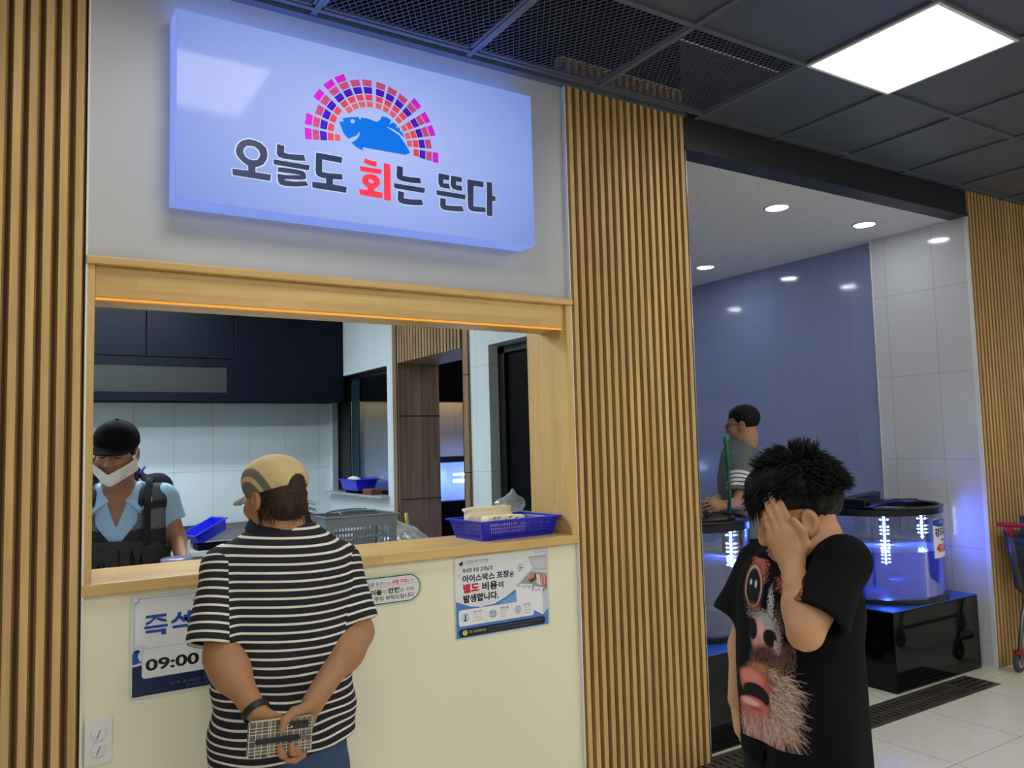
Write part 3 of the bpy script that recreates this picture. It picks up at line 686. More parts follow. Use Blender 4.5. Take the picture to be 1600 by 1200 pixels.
# bold strokes of the heading
def strokes(cx, polys): return [[(cx+a, .963+b) for a, b in p] for p in polys]
JEUK = [[(.006, .052), (.069, .052), (.069, .061), (.006, .061)], [(.031, .054), (.043, .054), (.020, .034), (.006, .030), (.006, .038), (.019, .043)], [(.036, .046), (.044, .051), (.069, .041), (.069, .033), (.054, .037)],
        [(.002, .018), (.073, .018), (.073, .027), (.002, .027)], [(.006, .004), (.054, .004), (.054, -.006), (.068, -.006), (.068, .013), (.006, .013)]]
SEOK = [[(.021, .060), (.033, .060), (.031, .045), (.018, .030), (.002, .024), (.002, .034), (.014, .041), (.020, .050)], [(.028, .050), (.034, .046), (.048, .031), (.041, .024), (.026, .039)], [(.040, .040), (.052, .040), (.052, .062), (.065, .062), (.065, .022), (.052, .022), (.052, .049), (.040, .049)],
        [(.006, .009), (.052, .009), (.052, -.004), (.065, -.004), (.065, .018), (.006, .018)]]
v = MB()
for p in strokes(.396, JEUK)+strokes(.478, SEOK):
    vv, ff = poly_geo([p]); v.add([fw(a[0], a[1], .0022) for a in vv], ff)
part('lettering', v, K_royal, pa_)
words([('회', (.560, .632, .957, 1.027)), ('코', (.644, .710, .957, 1.027)), ('너', (.722, .784, .957, 1.027))], K_royal, pa_, 7, .035)
words([('09:00', (.402, .567, .846, .884)), ('~', (.59, .61, .862, .87)), ('21:00', (.63, .775, .846, .884))], K_ink, pa_, 8, .03)
words([('오후 8:30분 이후에는 주문이', (.473, .72, .792, .802)), ('조기마감될 수 있습니다', (.525, .72, .777, .786)), ], K_grey, pa_, 8, 0)
words([('판매 시간 안내', (.545, .66, 1.050, 1.062))], K_grey, pa_, 8, .0)
# --- safety pill
pp = thing('sticker', 'pill shaped white safety sticker with green outline on the counter front', 'sticker', (1.2, PY0, .95))
sheet(pp, [rrect(.905, 1.396, .950, 1.063, .056, 12)], col('sticker_edge', (196, 214, 196), .3))
lay([rrect(.915, 1.388, .956, 1.058, .051, 12)], K_green, pp, 0); lay([rrect(.919, 1.384, .960, 1.054, .047, 12)], col('sticker_white', (222, 222, 220), .3), pp, 1)
words([('날카로운 도구', (1.137, 1.232, 1.026, 1.040))], K_royal, pp, 2, .02); words([('가 있는', (1.235, 1.266, 1.027, 1.037)), ('입니다', (1.330, 1.360, 1.028, 1.039))], K_ink, pp, 2, .0)
words([('위험 구역', (1.269, 1.329, 1.026, 1.042))], K_red, pp, 2, .03)
lay([line(.95, 1.0215, 1.372, 1.0225, .0012)], K_red, pp, 2)
words([('아이들', (1.157, 1.226, .992, 1.013)), ('안전', (1.251, 1.299, .993, 1.015))], K_ink, pp, 2, .045); words([('의', (1.228, 1.244, .994, 1.009)), ('을 위해', (1.302, 1.358, .994, 1.009))], K_ink, pp, 2, .0)
words([('닿지 않도록 주의 부탁드립니다', (1.085, 1.360, .969, .987))], K_ink, pp, 2, .02); words([('이 구역에는', (.965, 1.12, .99, 1.012)), ('이곳은', (.975, 1.1, 1.026, 1.04))], K_ink, pp, 2, .02)
# --- ice box notice
pb = thing('notice', 'ice box packing notice with a foam box picture under the blue basket', 'notice', (1.767, PY0, .772))
sheet(pb, [rrect(1.538, 1.998, .772, 1.102, .004)], K_lam)
x0, x1, z0, z1 = 1.543, 1.990, .779, 1.096
lay([[(x0, z0), (x1, z0), (x1, z1), (x0, z1)]], K_white, pb, 0)
wave = [(x0, z0), (x1, z0), (x1, .90), (1.90, .92), (1.828, .944), (1.777, .917), (1.721, .896), (1.66, .892), (1.609, .900), (x0, .925)]
lay([wave], K_mblue, pb, 1)
lay([[(1.738, .892), (1.83, .89), (1.83, .93), (1.79, .914)]], col('wave_light', (120, 164, 222)), pb, 2)
lay([[(1.826, .957), (1.832, .89), (1.962, .822), (1.990, .846), (1.990, 1.0), (1.912, 1.022)]], K_boxs, pb, 2)               # foam box
lay([[(1.832, .89), (1.962, .822), (1.962, .905), (1.826, .957)]], K_pale, pb, 3)
lay([[(1.894, 1.071), (1.987, 1.073), (1.989, 1.004), (1.917, 1.016)]], col('lid_grey', (176, 180, 184)), pb, 3); lay([[(1.903, 1.062), (1.984, 1.064), (1.986, 1.012), (1.921, 1.022)]], K_boxs, pb, 4)
lay([[(1.846, .962), (1.906, 1.008), (1.988, .992), (1.988, .925), (1.955, .912)]], col('box_inside', (150, 152, 156)), pb, 4)
lay([[(1.880, .978), (1.900, 1.000), (1.93, .995), (1.935, .97), (1.90, .965)]], K_meat, pb, 5); lay([[(1.922, .995), (1.95, .992), (1.955, .945), (1.935, .955)]], K_fat, pb, 5); lay([[(1.952, .99), (1.985, .982), (1.987, .93), (1.955, .95)]], K_meat, pb, 5)
lay([line(1.885+.012*i, .975+.002*i, 1.898+.012*i, .998, .003) for i in range(3)]+[line(1.957+.008*i, .945, 1.962+.007*i, .985, .0025) for i in range(3)], K_fat, pb, 6)
lay([[(1.897, .973), (1.92, .985), (1.925, .968), (1.905, .96)]], K_leaf, pb, 6)
lay([[(1.852, .964), (1.91, .955), (1.908, .925), (1.85, .938)]], K_pale, pb, 7); lay([[(1.92, .945), (1.965, .935), (1.958, .908), (1.914, .92)]], K_pale, pb, 7)
words([('신선한', (1.858, .885+1, .947, .957)) if False else ('신선한 포장', (1.858, 1.886, .944, .957)), ('냉장', (1.888, 1.902, .938, .952)), ('회 포장', (1.924, 1.952, .922, .934))], K_royal, pb, 8, .01)
lay([[(1.560, 1.075), (1.566, 1.077), (1.578, 1.084), (1.578, 1.064), (1.566, 1.070), (1.560, 1.070)], [(1.563, 1.070), (1.568, 1.069), (1.570, 1.062), (1.565, 1.062)]], K_ink, pb, 2)
lay([line(1.581, 1.077, 1.586, 1.080, .0015), line(1.581, 1.072, 1.587, 1.072, .0015), line(1.555, 1.03, 1.558, 1.022, .0015), line(1.561, 1.031, 1.563, 1.025, .0015)], K_ink, pb, 2)
words([('신선함을 위하여 포장 변경!', (1.593, 1.698, 1.071, 1.084))], K_navy, pb, 2, .0); lay([line(1.595, 1.0665, 1.70, 1.0665, .0012)], K_lblue, pb, 2)
words([('즉석회 주문 고객님께', (1.576, 1.716, 1.034, 1.053))], K_ink, pb, 2, .025)
words([('아이스박스 포장', (1.575, 1.797, .996, 1.026))], K_navy, pb, 3, .04); words([('은', (1.799, 1.82, .997, 1.018)), ('비용', (1.666, 1.739, .955, .990)), ('이', (1.743, 1.768, .957, .984)), ('발생합니다.', (1.577, 1.743, .915, .948))], K_ink, pb, 3, .04)
words([('별도', (1.577, 1.652, .954, .992))], K_red, pb, 3, .05)
lay([line(1.854-.013*c, 1.029-.013*s, 1.854+.013*c, 1.029+.013*s, .002) for c, s in ((math.cos(a), math.sin(a)) for a in (0, PI/3, 2*PI/3))], K_navy, pb, 3)
lay([disc(1.854+.0145*math.cos(a), 1.029+.0145*math.sin(a), .0022, 8) for a in [PI*k/3 for k in range(6)]], K_navy, pb, 3)
lay([rrect(1.554, 1.914, .826, .890, .009)], K_pale, pb, 9)
lay([disc(1.584, .858, .019), disc(1.713, .858, .019), disc(1.836, .858, .019)], K_icon, pb, 10)
lay([rrect(1.581, 1.587, .852, .872, .003), disc(1.584, .849, .0055), rrect(1.590, 1.594, .868, .872, .0015)], K_navy, pb, 11)
lay([rrect(1.701, 1.727, .846, .868, .003), rrect(1.703, 1.725, .848, .866, .002)], K_navy, pb, 11); lay([line(1.702, .861, 1.726, .861, .0012), line(1.709, .855, 1.713, .851, .0018), line(1.713, .851, 1.719, .858, .0018)], K_navy, pb, 11)
sh = [(1.836, .873), (1.847, .868), (1.847, .856), (1.842, .848), (1.836, .844), (1.830, .848), (1.825, .856), (1.825, .868)]
lay([sh, grow(sh, -.0014)], K_navy, pb, 11); lay([line(1.832, .859, 1.835, .855, .0016), line(1.835, .855, 1.841, .862, .0016)], K_navy, pb, 11)
lay([line(1.679, .832, 1.679, .884, .0008), line(1.804, .832, 1.804, .884, .0008)], K_icon, pb, 11)
words([('신선도 유지', (1.620, 1.662, .872, .881)), ('안전한 식품', (1.748, 1.789, .870, .880)), ('안심 포장', (1.863, 1.897, .870, .880))], K_ink, pb, 11, .02)
words([('아이스박스로', (1.620, 1.656, .861, .867)), ('신선함을 유지', (1.620, 1.658, .851, .857)), ('할 수 있습니다', (1.620, 1.668, .840, .846)), ('식품 안전을', (1.748, 1.783, .860, .866)), ('위하여', (1.748, 1.772, .849, .855)), ('포장합니다', (1.748, 1.778, .838, .844)), ('안전한 냉장', (1.863, 1.897, .860, .866)), ('유지로 안심', (1.863, 1.902, .849, .855)), ('하십시오', (1.863, 1.899, .838, .844))], K_grey, pb, 11, .0)
lay([rrect(1.553, 1.972, .783, .815, .015, 8)], K_dnavy, pb, 9); lay([disc(1.581, .799, .0105)], K_yel, pb, 10)
words([('!', (1.579, 1.583, .793, .806))], K_ink, pb, 11, .02); words([('주문 시 참고해주세요!', (1.599, 1.679, .794, .805))], K_yel, pb, 10, .0)
lay([line(1.692, .788, 1.692, .811, .001)], K_grey, pb, 10)
words([('아이스박스 포장은 별도이며 주문 시 아이스박스 비용을 선택해 주시면 감사합니다', (1.700, 1.960, .801, .808)), ('선택 또는 요청해 주시면 아이스박스로 포장하여 드립니다', (1.700, 1.895, .789, .796))], K_grey, pb, 10, .0)
words([('즉석회코너', (1.925, 1.985, 1.080, 1.091))], K_mblue, pb, 3, .0)
# --- blanked twin socket plate
so = thing('wall_socket', 'white wall plate with two round slotted blanks at the counter foot', 'socket', (.267, 2.9, .655))
part('plate', MB().rbox(.2275, .307, 2.888, 2.8995, .586, .729, .003), plain('socket_white', srgb(226, 226, 220), .35, vary=.01), so)
for z in (.681, .632):
    c = part('round_blank', MB().lathe([(0, .0075), (.018, .0075), (.0215, .006), (.0225, 0), (.0225, -.002)], (0, 0, 0), 32, close=False), plain('blank_white', srgb(222, 224, 226), .3, vary=.01), so, smooth=True, local=True)
    c.location = (0, 2.888-2.9, z-.655); c.rotation_euler = (PI/2, 0, 0)
    m = MB(); m.prism(line(-.005, -.013, .005, .013, .0022), lambda u, v, w: (.267+u, 2.8800-w, z+v), .0004)
    part('slot', m, K_ink, so)
# ================================================================== kitchen cupboards and worktops
M_cab = plain('black_cupboard', srgb(9, 15, 27), .45, vary=.05, spec=.12)
M_gap = plain('shadow_gap', srgb(4, 4, 6), .9)
YF = 6.15
c1 = thing('wall_cabinet', 'black kitchen wall cabinet with two doors over a frosted glass flap', 'cabinet', (.9, 6.3, 1.93))
part('body', MB().box(.0, 1.447, YF+.02, 6.499, 1.926, 2.86), M_gap, c1)
for a, b in ((.0, .842), (.846, 1.447)): part('door', MB().rbox(a+.001, b-.001, YF, YF+.019, 2.238, 2.86, .002), M_cab, c1)
fr = MB(); fl = ((.0, 1.447, 2.176, 2.233), (.0, 1.447, 1.926, 1.985), (1.394, 1.447, 1.985, 2.176), (.0, .05, 1.985, 2.176))
for a, b, z0, z1 in fl: fr.box(a, b, YF, YF+.019, z0, z1)
fo = part('flap_frame', fr, M_cab, c1)
part('glass', MB().box(.05, 1.394, YF+.008, YF+.012, 1.985, 2.176), clear('frosted_glass', (.66, .70, .72), .03, .2, .14, (.30, .33, .34)), fo)
part('inner_back', MB().box(.05, 1.394, YF+.16, YF+.164, 1.985, 2.176), plain('cupboard_inside', srgb(120, 124, 126), .7), c1)
part('divider', MB().box(.868, .884, YF+.022, YF+.15, 1.985, 2.176), plain('divider_grey', srgb(150, 154, 156), .6), c1)
pk = MB(); pk.rbox(.55, .745, YF+.03, YF+.13, 1.987, 2.06, .03, 3)
tag(part('folded_cloth', pk, plain('pink_cloth', srgb(226, 84, 190), .8)), 'pink bundle behind the frosted glass flap of the black cabinet', 'cloth')
tag(part('bowl', MB().lathe([(.02, 0), (.045, .012), (.055, .04), (.05, .04), (.04, .015), (0, .006)], (.81, YF+.08, 1.987), 20, close=False), M_trimwhite, smooth=True), 'small white bowl beside the pink bundle in the cabinet', 'bowl')
c2 = thing('wall_cabinet', 'plain black two-door kitchen wall cabinet next to the side wall', 'cabinet', (1.87, 6.3, 1.93))
part('body', MB().box(1.451, 2.298, YF+.02, 6.499, 1.926, 2.86), M_gap, c2)
for a, b in ((1.452, 1.803), (1.806, 2.298)): part('door', MB().rbox(a, b, YF, YF+.019, 1.926, 2.86, .002), M_cab, c2)
M_steel = plain('brushed_steel', srgb(176, 180, 184), .28, 1, vary=.05, scale=30)
M_steelw = plain('pale_steel', srgb(200, 206, 210), .3, .3)
wb = thing('worktop', 'steel back worktop with a low splash rail along the tiled wall', 'worktop', (.8, 6.2, .86))
part('top', MB().rbox(-1.5, 2.29, 5.85, 6.49, .84, .875, .004), M_steelw, wb)
part('splash_rail', MB().box(-1.5, 2.29, 6.47, 6.495, .875, 1.0), M_steel, wb)
part('cupboard_base', MB().box(-1.5, 2.29, 5.9, 6.45, 0, .84), M_steel, wb)
pw = thing('worktop', 'steel preparation bench behind the serving ledge', 'worktop', (1.2, 3.6, .86))
part('top', MB().rbox(.95, 2.25, 3.3, 3.75, .84, .88, .004), M_steelw, pw)
part('cupboard_base', MB().box(.98, 2.22, 3.34, 3.72, 0, .84), M_steel, pw)

# ------------------------------------------------------------------ slotted plastic baskets
def lattice(mb, p00, p10, p11, p01, nu, nv, mu=.1, mv=(.12, .12), bar=.35, th=.003, blank=None):
    """panel with nu x nv real slots; p00 bottom left .. p01 top left"""
    p00, p10, p11, p01 = map(Vector, (p00, p10, p11, p01)); nrm = (p10-p00).cross(p01-p00).normalized()*th
    def P(u, v): a = p00.lerp(p10, u); b = p01.lerp(p11, u); return a.lerp(b, v)
    def q(u0, u1, v0, v1):
        c = [P(u0, v0), P(u1, v0), P(u1, v1), P(u0, v1)]; d = [x+nrm for x in c]
        mb.add(c+d, [(0, 3, 2, 1), (4, 5, 6, 7), (0, 1, 5, 4), (1, 2, 6, 5), (2, 3, 7, 6), (3, 0, 4, 7)])
    q(0, mu, 0, 1); q(1-mu, 1, 0, 1); q(mu, 1-mu, 0, mv[0]); q(mu, 1-mu, 1-mv[1], 1)
    du = (1-2*mu)/nu; dv = (1-mv[0]-mv[1])/nv
    for i in range(1, nu): u = mu+i*du; q(u-du*bar/2, u+du*bar/2, mv[0], 1-mv[1])
    for j in range(1, nv): v = mv[0]+j*dv; q(mu, 1-mu, v-dv*.14, v+dv*.14)
    if blank: q(*blank)
def slot_basket(parent, L, W, H, flare, m, nu, nv, rim=.014, side_nu=None, solid_ends=False, blank=None):
    """local to parent: base centred on origin"""
    f = flare; b = [(-L/2, -W/2, 0), (L/2, -W/2, 0), (L/2, W/2, 0), (-L/2, W/2, 0)]; t = [(-L/2-f, -W/2-f, H), (L/2+f, -W/2-f, H), (L/2+f, W/2+f, H), (-L/2-f, W/2+f, H)]
    mb = MB()
    for k in range(4):
        a, c = k, (k+1) % 4
        n_ = nu if k % 2 == 0 else (side_nu or max(3, int(nu*W/L)))
        lattice(mb, b[a], b[c], t[c], t[a], n_, nv,   .10, (.14, .14), .36, .003, blank if k == 0 else None)
    mb.box(-L/2, L/2, -W/2, W/2, 0, .004)
    part('body', mb, m, parent, local=True, recalc=False)
    r = MB(); o = rim
    for x0, x1, y0, y1 in ((-L/2-f-o, L/2+f+o, -W/2-f-o, -W/2-f+.002), (-L/2-f-o, L/2+f+o, W/2+f-.002, W/2+f+o), (-L/2-f-o, -L/2-f+.002, -W/2-f, W/2+f), (L/2+f-.002, L/2+f+o, -W/2-f, W/2+f)):
        r.rbox(x0, x1, y0, y1, H-.006, H+.002, .0025)
    part('rim', r, m, parent, local=True)
M_bblue = plain('blue_plastic', srgb(26, 34, 205), .32, vary=.05)
bk = thing('basket', 'blue slotted plastic basket of wrapped bundles on the serving ledge', 'basket', (1.885, 3.07, 1.147), math.radians(4))
slot_basket(bk, .365, .215, .082, .022, M_bblue, 34, 4)
for o in bk.children: pass
M_paper = plain('wrap_paper', srgb(228, 216, 184), .7, vary=.05, bump=.1, bscale=30)
M_film = clear('plastic_film', (.93, .95, .96), .14, .12, .27, (.90, .93, .95))
def local_fn(root, fn):
    Mi = np.array(WM[root].inverted(), dtype=np.float32); return lambda P: fn(P@Mi[:3, :3].T+Mi[:3, 3])
def bundle(name, label, c, h, rz, seed, ruff=False):
    t = thing(name, label, 'package', c, rz, None)
    def f(Q):
        d = s_box(Q, (0, 0, h[2]), h, .022)
        d = d+wob(Q, 55, seed)*.004+wob(Q, 130, seed+1)*.0012
        if ruff: d = smin(d, s_box(Q, (0, .02, 2*h[2]+.006), (h[0]*.98, .03, .010), .006)+wob(Q, 90, seed+2)*.005, .015)
        return d
    H = Vector(h); R = max(h[0], h[1])*1.5+.03
    soft('wrapping', [(local_fn(t, f), (c[0]-R, c[1]-R, c[2]-.01), (c[0]+R, c[1]+R, c[2]+2*h[2]+.05), .0045)], M_paper, t)
    return t
b1 = bundle('wrapped_bundle', 'long cream paper bundle with ruffled top at the back of blue basket', (1.84, 3.125, 1.153), (.120, .036, .052), .07, 3, True)
b2 = bundle('wrapped_bundle', 'cream paper bundle with dark brush marks at the front of blue basket', (1.855, 3.028, 1.153), (.105, .038, .045), .06, 11)
mk = MB()
for i, (u, v) in enumerate(((-.075, .060), (-.045, .030), (-.052, .060), (-.020, .048), (-.028, .022), (.008, .060), (.018, .036), (.040, .054), (.052, .030), (.070, .048))):
    for q in (line(-.008, -.004, .006, .004, .0018), line(-.002, -.006, .000, .005, .0018), line(.004, -.001, .010, .005, .0016)):
        mk.prism([(u+a*1.1, v+b*1.1) for a, b in q], lambda a, b, w: (a, -.0425-w-.0008, b+.022), .0006)
part('brush_marks', mk, K_ink, b2, local=True)
# tray of dull steel lying in the right of the basket
tr = thing('tray', 'small steel tray lying in the right end of the blue basket', 'tray', (2.015, 3.085, 1.153), .07)
part('plate', MB().rbox(-.035, .05, -.07, .07, .060, .064, .0015), M_steel, tr, local=True); part('lip', MB().rbox(-.039, .054, .068, .074, .058, .072, .0015).rbox(.048, .054, -.07, .07, .058, .072, .0015), M_steel, tr, local=True)
part('foot', MB().box(-.03, -.02, -.05, .05, 0, .06).box(.035, .045, -.05, .05, 0, .06), M_steel, tr, local=True)
def film_blob(name, label, c, r, seed, peak=None, parent=None, cat='bag', h=.006):
    t = thing(name, label, cat, c)
    def f(P):
        q = P-V3(*c); d = s_ell(q, (0, 0, r[2]*.9), r)
        if peak is not None: d = smin(d, s_cap(q, (0, 0, r[2]), peak, r[0]*.45, .006), .04)
        d = d+wob(P, 50, seed)*.012+np.abs(wob(P, 95, seed+1))*.012+wob(P, 190, seed+2)*.003
        return smax(d, -(q[:, 2]-.001), .004)
    R = max(r[0], r[1])+.06; top = max(r[2]*2.1, (peak[2] if peak is not None else 0)+.03)+.02
    soft('film', [(f, (c[0]-R, c[1]-R, c[2]-.012), (c[0]+R, c[1]+R, c[2]+top), h)], M_film, t); return t
film_blob('plastic_bag', 'crumpled clear film at the left end of the blue basket', (1.715, 3.02, 1.1525), (.022, .045, .030), 21)
film_blob('plastic_bag', 'tall crumpled clear plastic bag on the bench between grey basket and passage', (1.62, 3.55, .881), (.155, .12, .155), 31, (-.07, 0, .37), h=.009)
film_blob('plastic_bag', 'clear plastic bag on the shelf by the right jamb', (2.16, 3.46, 1.205), (.075, .06, .05), 41, (.02, 0, .125))
sh = thing('wall_shelf', 'small steel shelf behind the right jamb under a clear bag', 'shelf', (2.2, 3.46, 1.19))
part('board', MB().rbox(2.06, 2.30, 3.36, 3.58, 1.188, 1.204, .003), M_steelw, sh); part('bracket', MB().box(2.27, 2.30, 3.44, 3.47, 1.06, 1.188), M_steel, sh)
st = thing('squeeze_tube', 'thin tube with yellow label and green cap beside the tall clear bag', 'tube', (1.745, 3.72, .882))
def lean(z): return (1.745-.035*(z-.882)/.34, 3.72, z)
part('label_sleeve', MB().tube([lean(1.11), lean(1.22)], .0085, 12), plain('label_yellow', srgb(196, 178, 74), .4, vary=.5, scale=120), st, smooth=True)
part('green_body', MB().tube([lean(1.04), lean(1.105)], [.016, .012], 12), plain('green_plastic', srgb(70, 190, 80), .35), st, smooth=True)
part('base', MB().tube([lean(.882), lean(1.04)], [.02, .016], 12), plain('pale_plastic', srgb(200, 205, 200), .35), st, smooth=True)
# grey shopping basket on the bench
M_gbk = plain('grey_plastic', srgb(112, 126, 138), .4, vary=.06)
gb = thing('shopping_basket', 'dark grey slotted shopping basket on the bench behind the ledge', 'basket', (1.37, 3.56, .883), math.radians(0))
slot_basket(gb, .30, .20, .366, .016, M_gbk, 18, 6, .010, blank=(.36, .66, .62, .83))
gh = MB()
for s in (-1, 1): gh.tube([(-.09, s*.10, .370), (-.085, s*.05, .380), (0, s*.045, .384), (.085, s*.05, .380), (.09, s*.10, .370)], .005, 8)
part('handle', gh, M_gbk, gb, smooth=True, local=True)
mm = MB(); _lr = random.Random(2)
for i in range(15):
    x_ = -.052+i*.0072; h_ = _lr.choice((.005, .005, .009)); mm.box(x_, x_+.003, -.1190, -.1180, .270-_lr.choice((0, 0, .002)), .270+h_)
part('worn_print', mm, plain('pale_print', srgb(170, 178, 184), .5), gb, local=True, recalc=False)
rb = MB(); rb.rbox(1.285, 1.345, 3.50, 3.57, .889, 1.13, .01); tag(part('packet', rb, plain('red_packet', srgb(190, 36, 44), .35)), 'red packet standing inside the dark grey shopping basket', 'packet')
# blue tub leaning on the back worktop
def tub(name, label, loc, rz, L, W, H, fl, tilt=0):
    t = thing(name, label, 'tub', loc, rz); mb = MB(); R = Matrix.Rotation(tilt, 4, 'Y')
    b = [(-L/2, -W/2, 0), (L/2, -W/2, 0), (L/2, W/2, 0), (-L/2, W/2, 0)]; u = [(-L/2-fl, -W/2-fl, H), (L/2+fl, -W/2-fl, H), (L/2+fl, W/2+fl, H), (-L/2-fl, W/2+fl, H)]
    k = .92; b2 = [(x*k, y*k, .006) for x, y, z in b]; u2 = [(x*.96, y*.94, H) for x, y, z in u]
    V = [R @ Vector(p) for p in b+u+b2+u2]; fs = [(3, 2, 1, 0)]
    for i in range(4): j = (i+1) % 4; fs += [(i, j, 4+j, 4+i), (4+i, 4+j, 12+j, 12+i), (12+i, 12+j, 8+j, 8+i)]
    fs.append((8, 9, 10, 11)); mb.add(V, fs); part('shell', mb, M_bblue, t, local=True)
    r = MB(); o = .012
    for x0, x1, y0, y1 in ((-L/2-fl-o, L/2+fl+o, -W/2-fl-o, -W/2-fl), (-L/2-fl-o, L/2+fl+o, W/2+fl, W/2+fl+o), (-L/2-fl-o, -L/2-fl, -W/2-fl, W/2+fl), (L/2+fl, L/2+fl+o, -W/2-fl, W/2+fl)):
        r.rbox(x0, x1, y0, y1, H-.008, H, .002, 2, 0, R)
    part('rim', r, M_bblue, t, local=True); return t
tub('plastic_tub', 'empty blue tub tilted on the back worktop', (1.275, 6.22, .935), math.radians(18), .22, .16, .085, .02, math.radians(-24))
tag(part('rack', MB().rbox(.90, 1.10, 6.10, 6.3, .877, .886, .003).rbox(.92, 1.10, 6.12, 6.28, .905, .913, .003).rbox(.92, 1.10, 6.12, 6.28, .935, .943, .003).box(.90, .92, 6.1, 6.3, .886, .96), M_steelw), 'little pale steel rack on the back worktop beside the cook', 'rack')
kb = thing('tray', 'dark tray on the back worktop in front of the tilted blue tub', 'tray', (1.30, 5.97, .876))
part('base', MB().rbox(1.14, 1.46, 5.87, 6.05, .876, .886, .003), M_black, kb); part('rim', MB().box(1.14, 1.46, 5.87, 5.877, .886, .91).box(1.14, 1.46, 6.043, 6.05, .886, .91).box(1.14, 1.147, 5.877, 6.043, .886, .91).box(1.453, 1.46, 5.877, 6.043, .886, .91), M_black, kb)
# things on the window sill
wt = tub('plastic_tub', 'blue tub with a white cloth on the sill of the dark kitchen window', (2.30, 5.86, 1.232), math.radians(90), .30, .13, .085, .022)
tag(part('trivet', MB().rbox(2.25, 2.345, 5.72, 6.0, 1.21, 1.231, .004), M_black), 'flat black block under the blue tub on the window sill', 'trivet')
def rag(P): return s_ell(P, (2.295, 5.93, 1.312), (.045, .075, .022))+wob(P, 70, 5)*.008
tag(soft('cloth', [(rag, (2.23, 5.82, 1.28), (2.37, 6.04, 1.36), .006)], plain('white_cloth', srgb(226, 228, 228), .85)), 'white cloth heaped in the blue tub on the window sill', 'cloth')
tag(part('brick', MB().rbox(2.245, 2.335, 5.48, 5.64, 1.2095, 1.25, .004), plain('brown_brick', srgb(112, 74, 56), .85, vary=.15, bump=.4)), 'small brown brick on the window sill beside the blue tub', 'brick')
# clear cup with straw behind the ledge
ib = thing('worktop', 'narrow steel shelf behind the ledge under the clear cup', 'worktop', (.6, 3.38, .9))
part('top', MB().rbox(.25, .94, 3.27, 3.47, .985, 1.005, .004), M_steelw, ib); part('support', MB().box(.28, .92, 3.30, 3.44, 0, .985), M_steel, ib)
CX, CY, CZ = .575, 3.36, 1.006
cu = thing('drinking_cup', 'clear cup with blue-edged lid and straw in front of the cook', 'cup', (CX, CY, CZ))
part('cup', MB().lathe([(.0, .0), (.040, 0), (.052, .128), (.050, .128), (.038, .003), (0, .003)], (CX, CY, CZ), 28, close=False), M_film, cu, smooth=True)
part('lid_rim', MB().lathe([(.051, .126), (.0585, .128), (.0585, .138), (.050, .141), (.0, .143), (.0, .139), (.048, .137)], (CX, CY, CZ), 32, close=False), clear('blue_tint_plastic', (.72, .78, .98), .2, .1, .3, (.55, .62, .95)), cu, smooth=True)
part('straw', MB().tube([(CX+.035, CY, CZ+.06), (CX+.045, CY, CZ+.205)], .0055, 10), clear('straw_clear', (.8, .84, .88), .15, .1, .35, (.8, .85, .9)), cu, smooth=True)

# ================================================================== floor drain
M_iron = plain('worn_steel', srgb(96, 90, 78), .42, .5, vary=.2, scale=9)
M_slot = plain('slot_dark', srgb(10, 10, 10), .9)
dg_ = thing('floor_drain', 'long slotted steel drain cover in the tiles before the tank bay', 'drain', (4.0, 2.82, 0))
XD0, XD1, YD0, YD1 = 2.62, 5.21, 2.705, 2.915
mb = MB(); mb.box(XD0, XD1, YD0, YD1, .0004, .003); part('plate', mb, M_iron, dg_)
sm = MB()
x = XD0+.03
while x < 4.93:
    for yc in (YD0+.06, YD0+.15): sm.box(x-.005, x+.005, yc-.032, yc+.032, .003, .0036)
    x += .045
for i in range(5):
    for j in range(4): xx = 4.985+.045*i+(.012 if j % 2 else 0); yy = YD0+.035+.045*j; sm.box(xx-.02, xx+.02, yy-.006, yy+.006, .003, .0036)
part('slot_pattern', sm, M_slot, dg_); part('frame', MB().box(XD0, XD1, YD0-.006, YD0, .0004, .0042).box(XD0, XD1, YD1, YD1+.006, .0004, .0042).box(4.952, 4.958, YD0, YD1, .0004, .0042), M_iron, dg_)

# ================================================================== fish tanks
M_acryl = clear('acrylic', (.97, .985, 1.0), .035, .02)
M_water = clear('tank_water', (.40, .50, 1.0), .02, .05, .36, (.14, .24, .90))
M_water2 = clear('tank_water_pale', (.50, .60, .72), .02, .05, .22, (.24, .32, .44))
M_foam = clear('water_top', (.85, .9, 1), .25, .12, .35, (.6, .68, .9))
M_gloss = plain('black_acrylic', srgb(8, 9, 11), .06, vary=.02, spec=.28)
M_rim = plain('black_rim', srgb(12, 12, 15), .22)
M_mat = plain('blue_mat', srgb(24, 92, 190), .35)
M_ledw = emit('led_white', (.80, .90, 1.0), LED_E*.3); M_ledb = emit('led_blue', (.03, .10, 1.0), LED_E*3.4)
def stand(label, x0, x1, y0, y1, z1):
    t = thing('tank_stand', label, 'stand', ((x0+x1)/2, (y0+y1)/2, 0))
    part('box', MB().rbox(x0, x1, y0, y1, 0, z1-.006, .004), M_gloss, t); part('top_mat', MB().box(x0+.003, x1-.003, y0+.003, y1-.003, z1-.006, z1), M_mat, t)
    return t
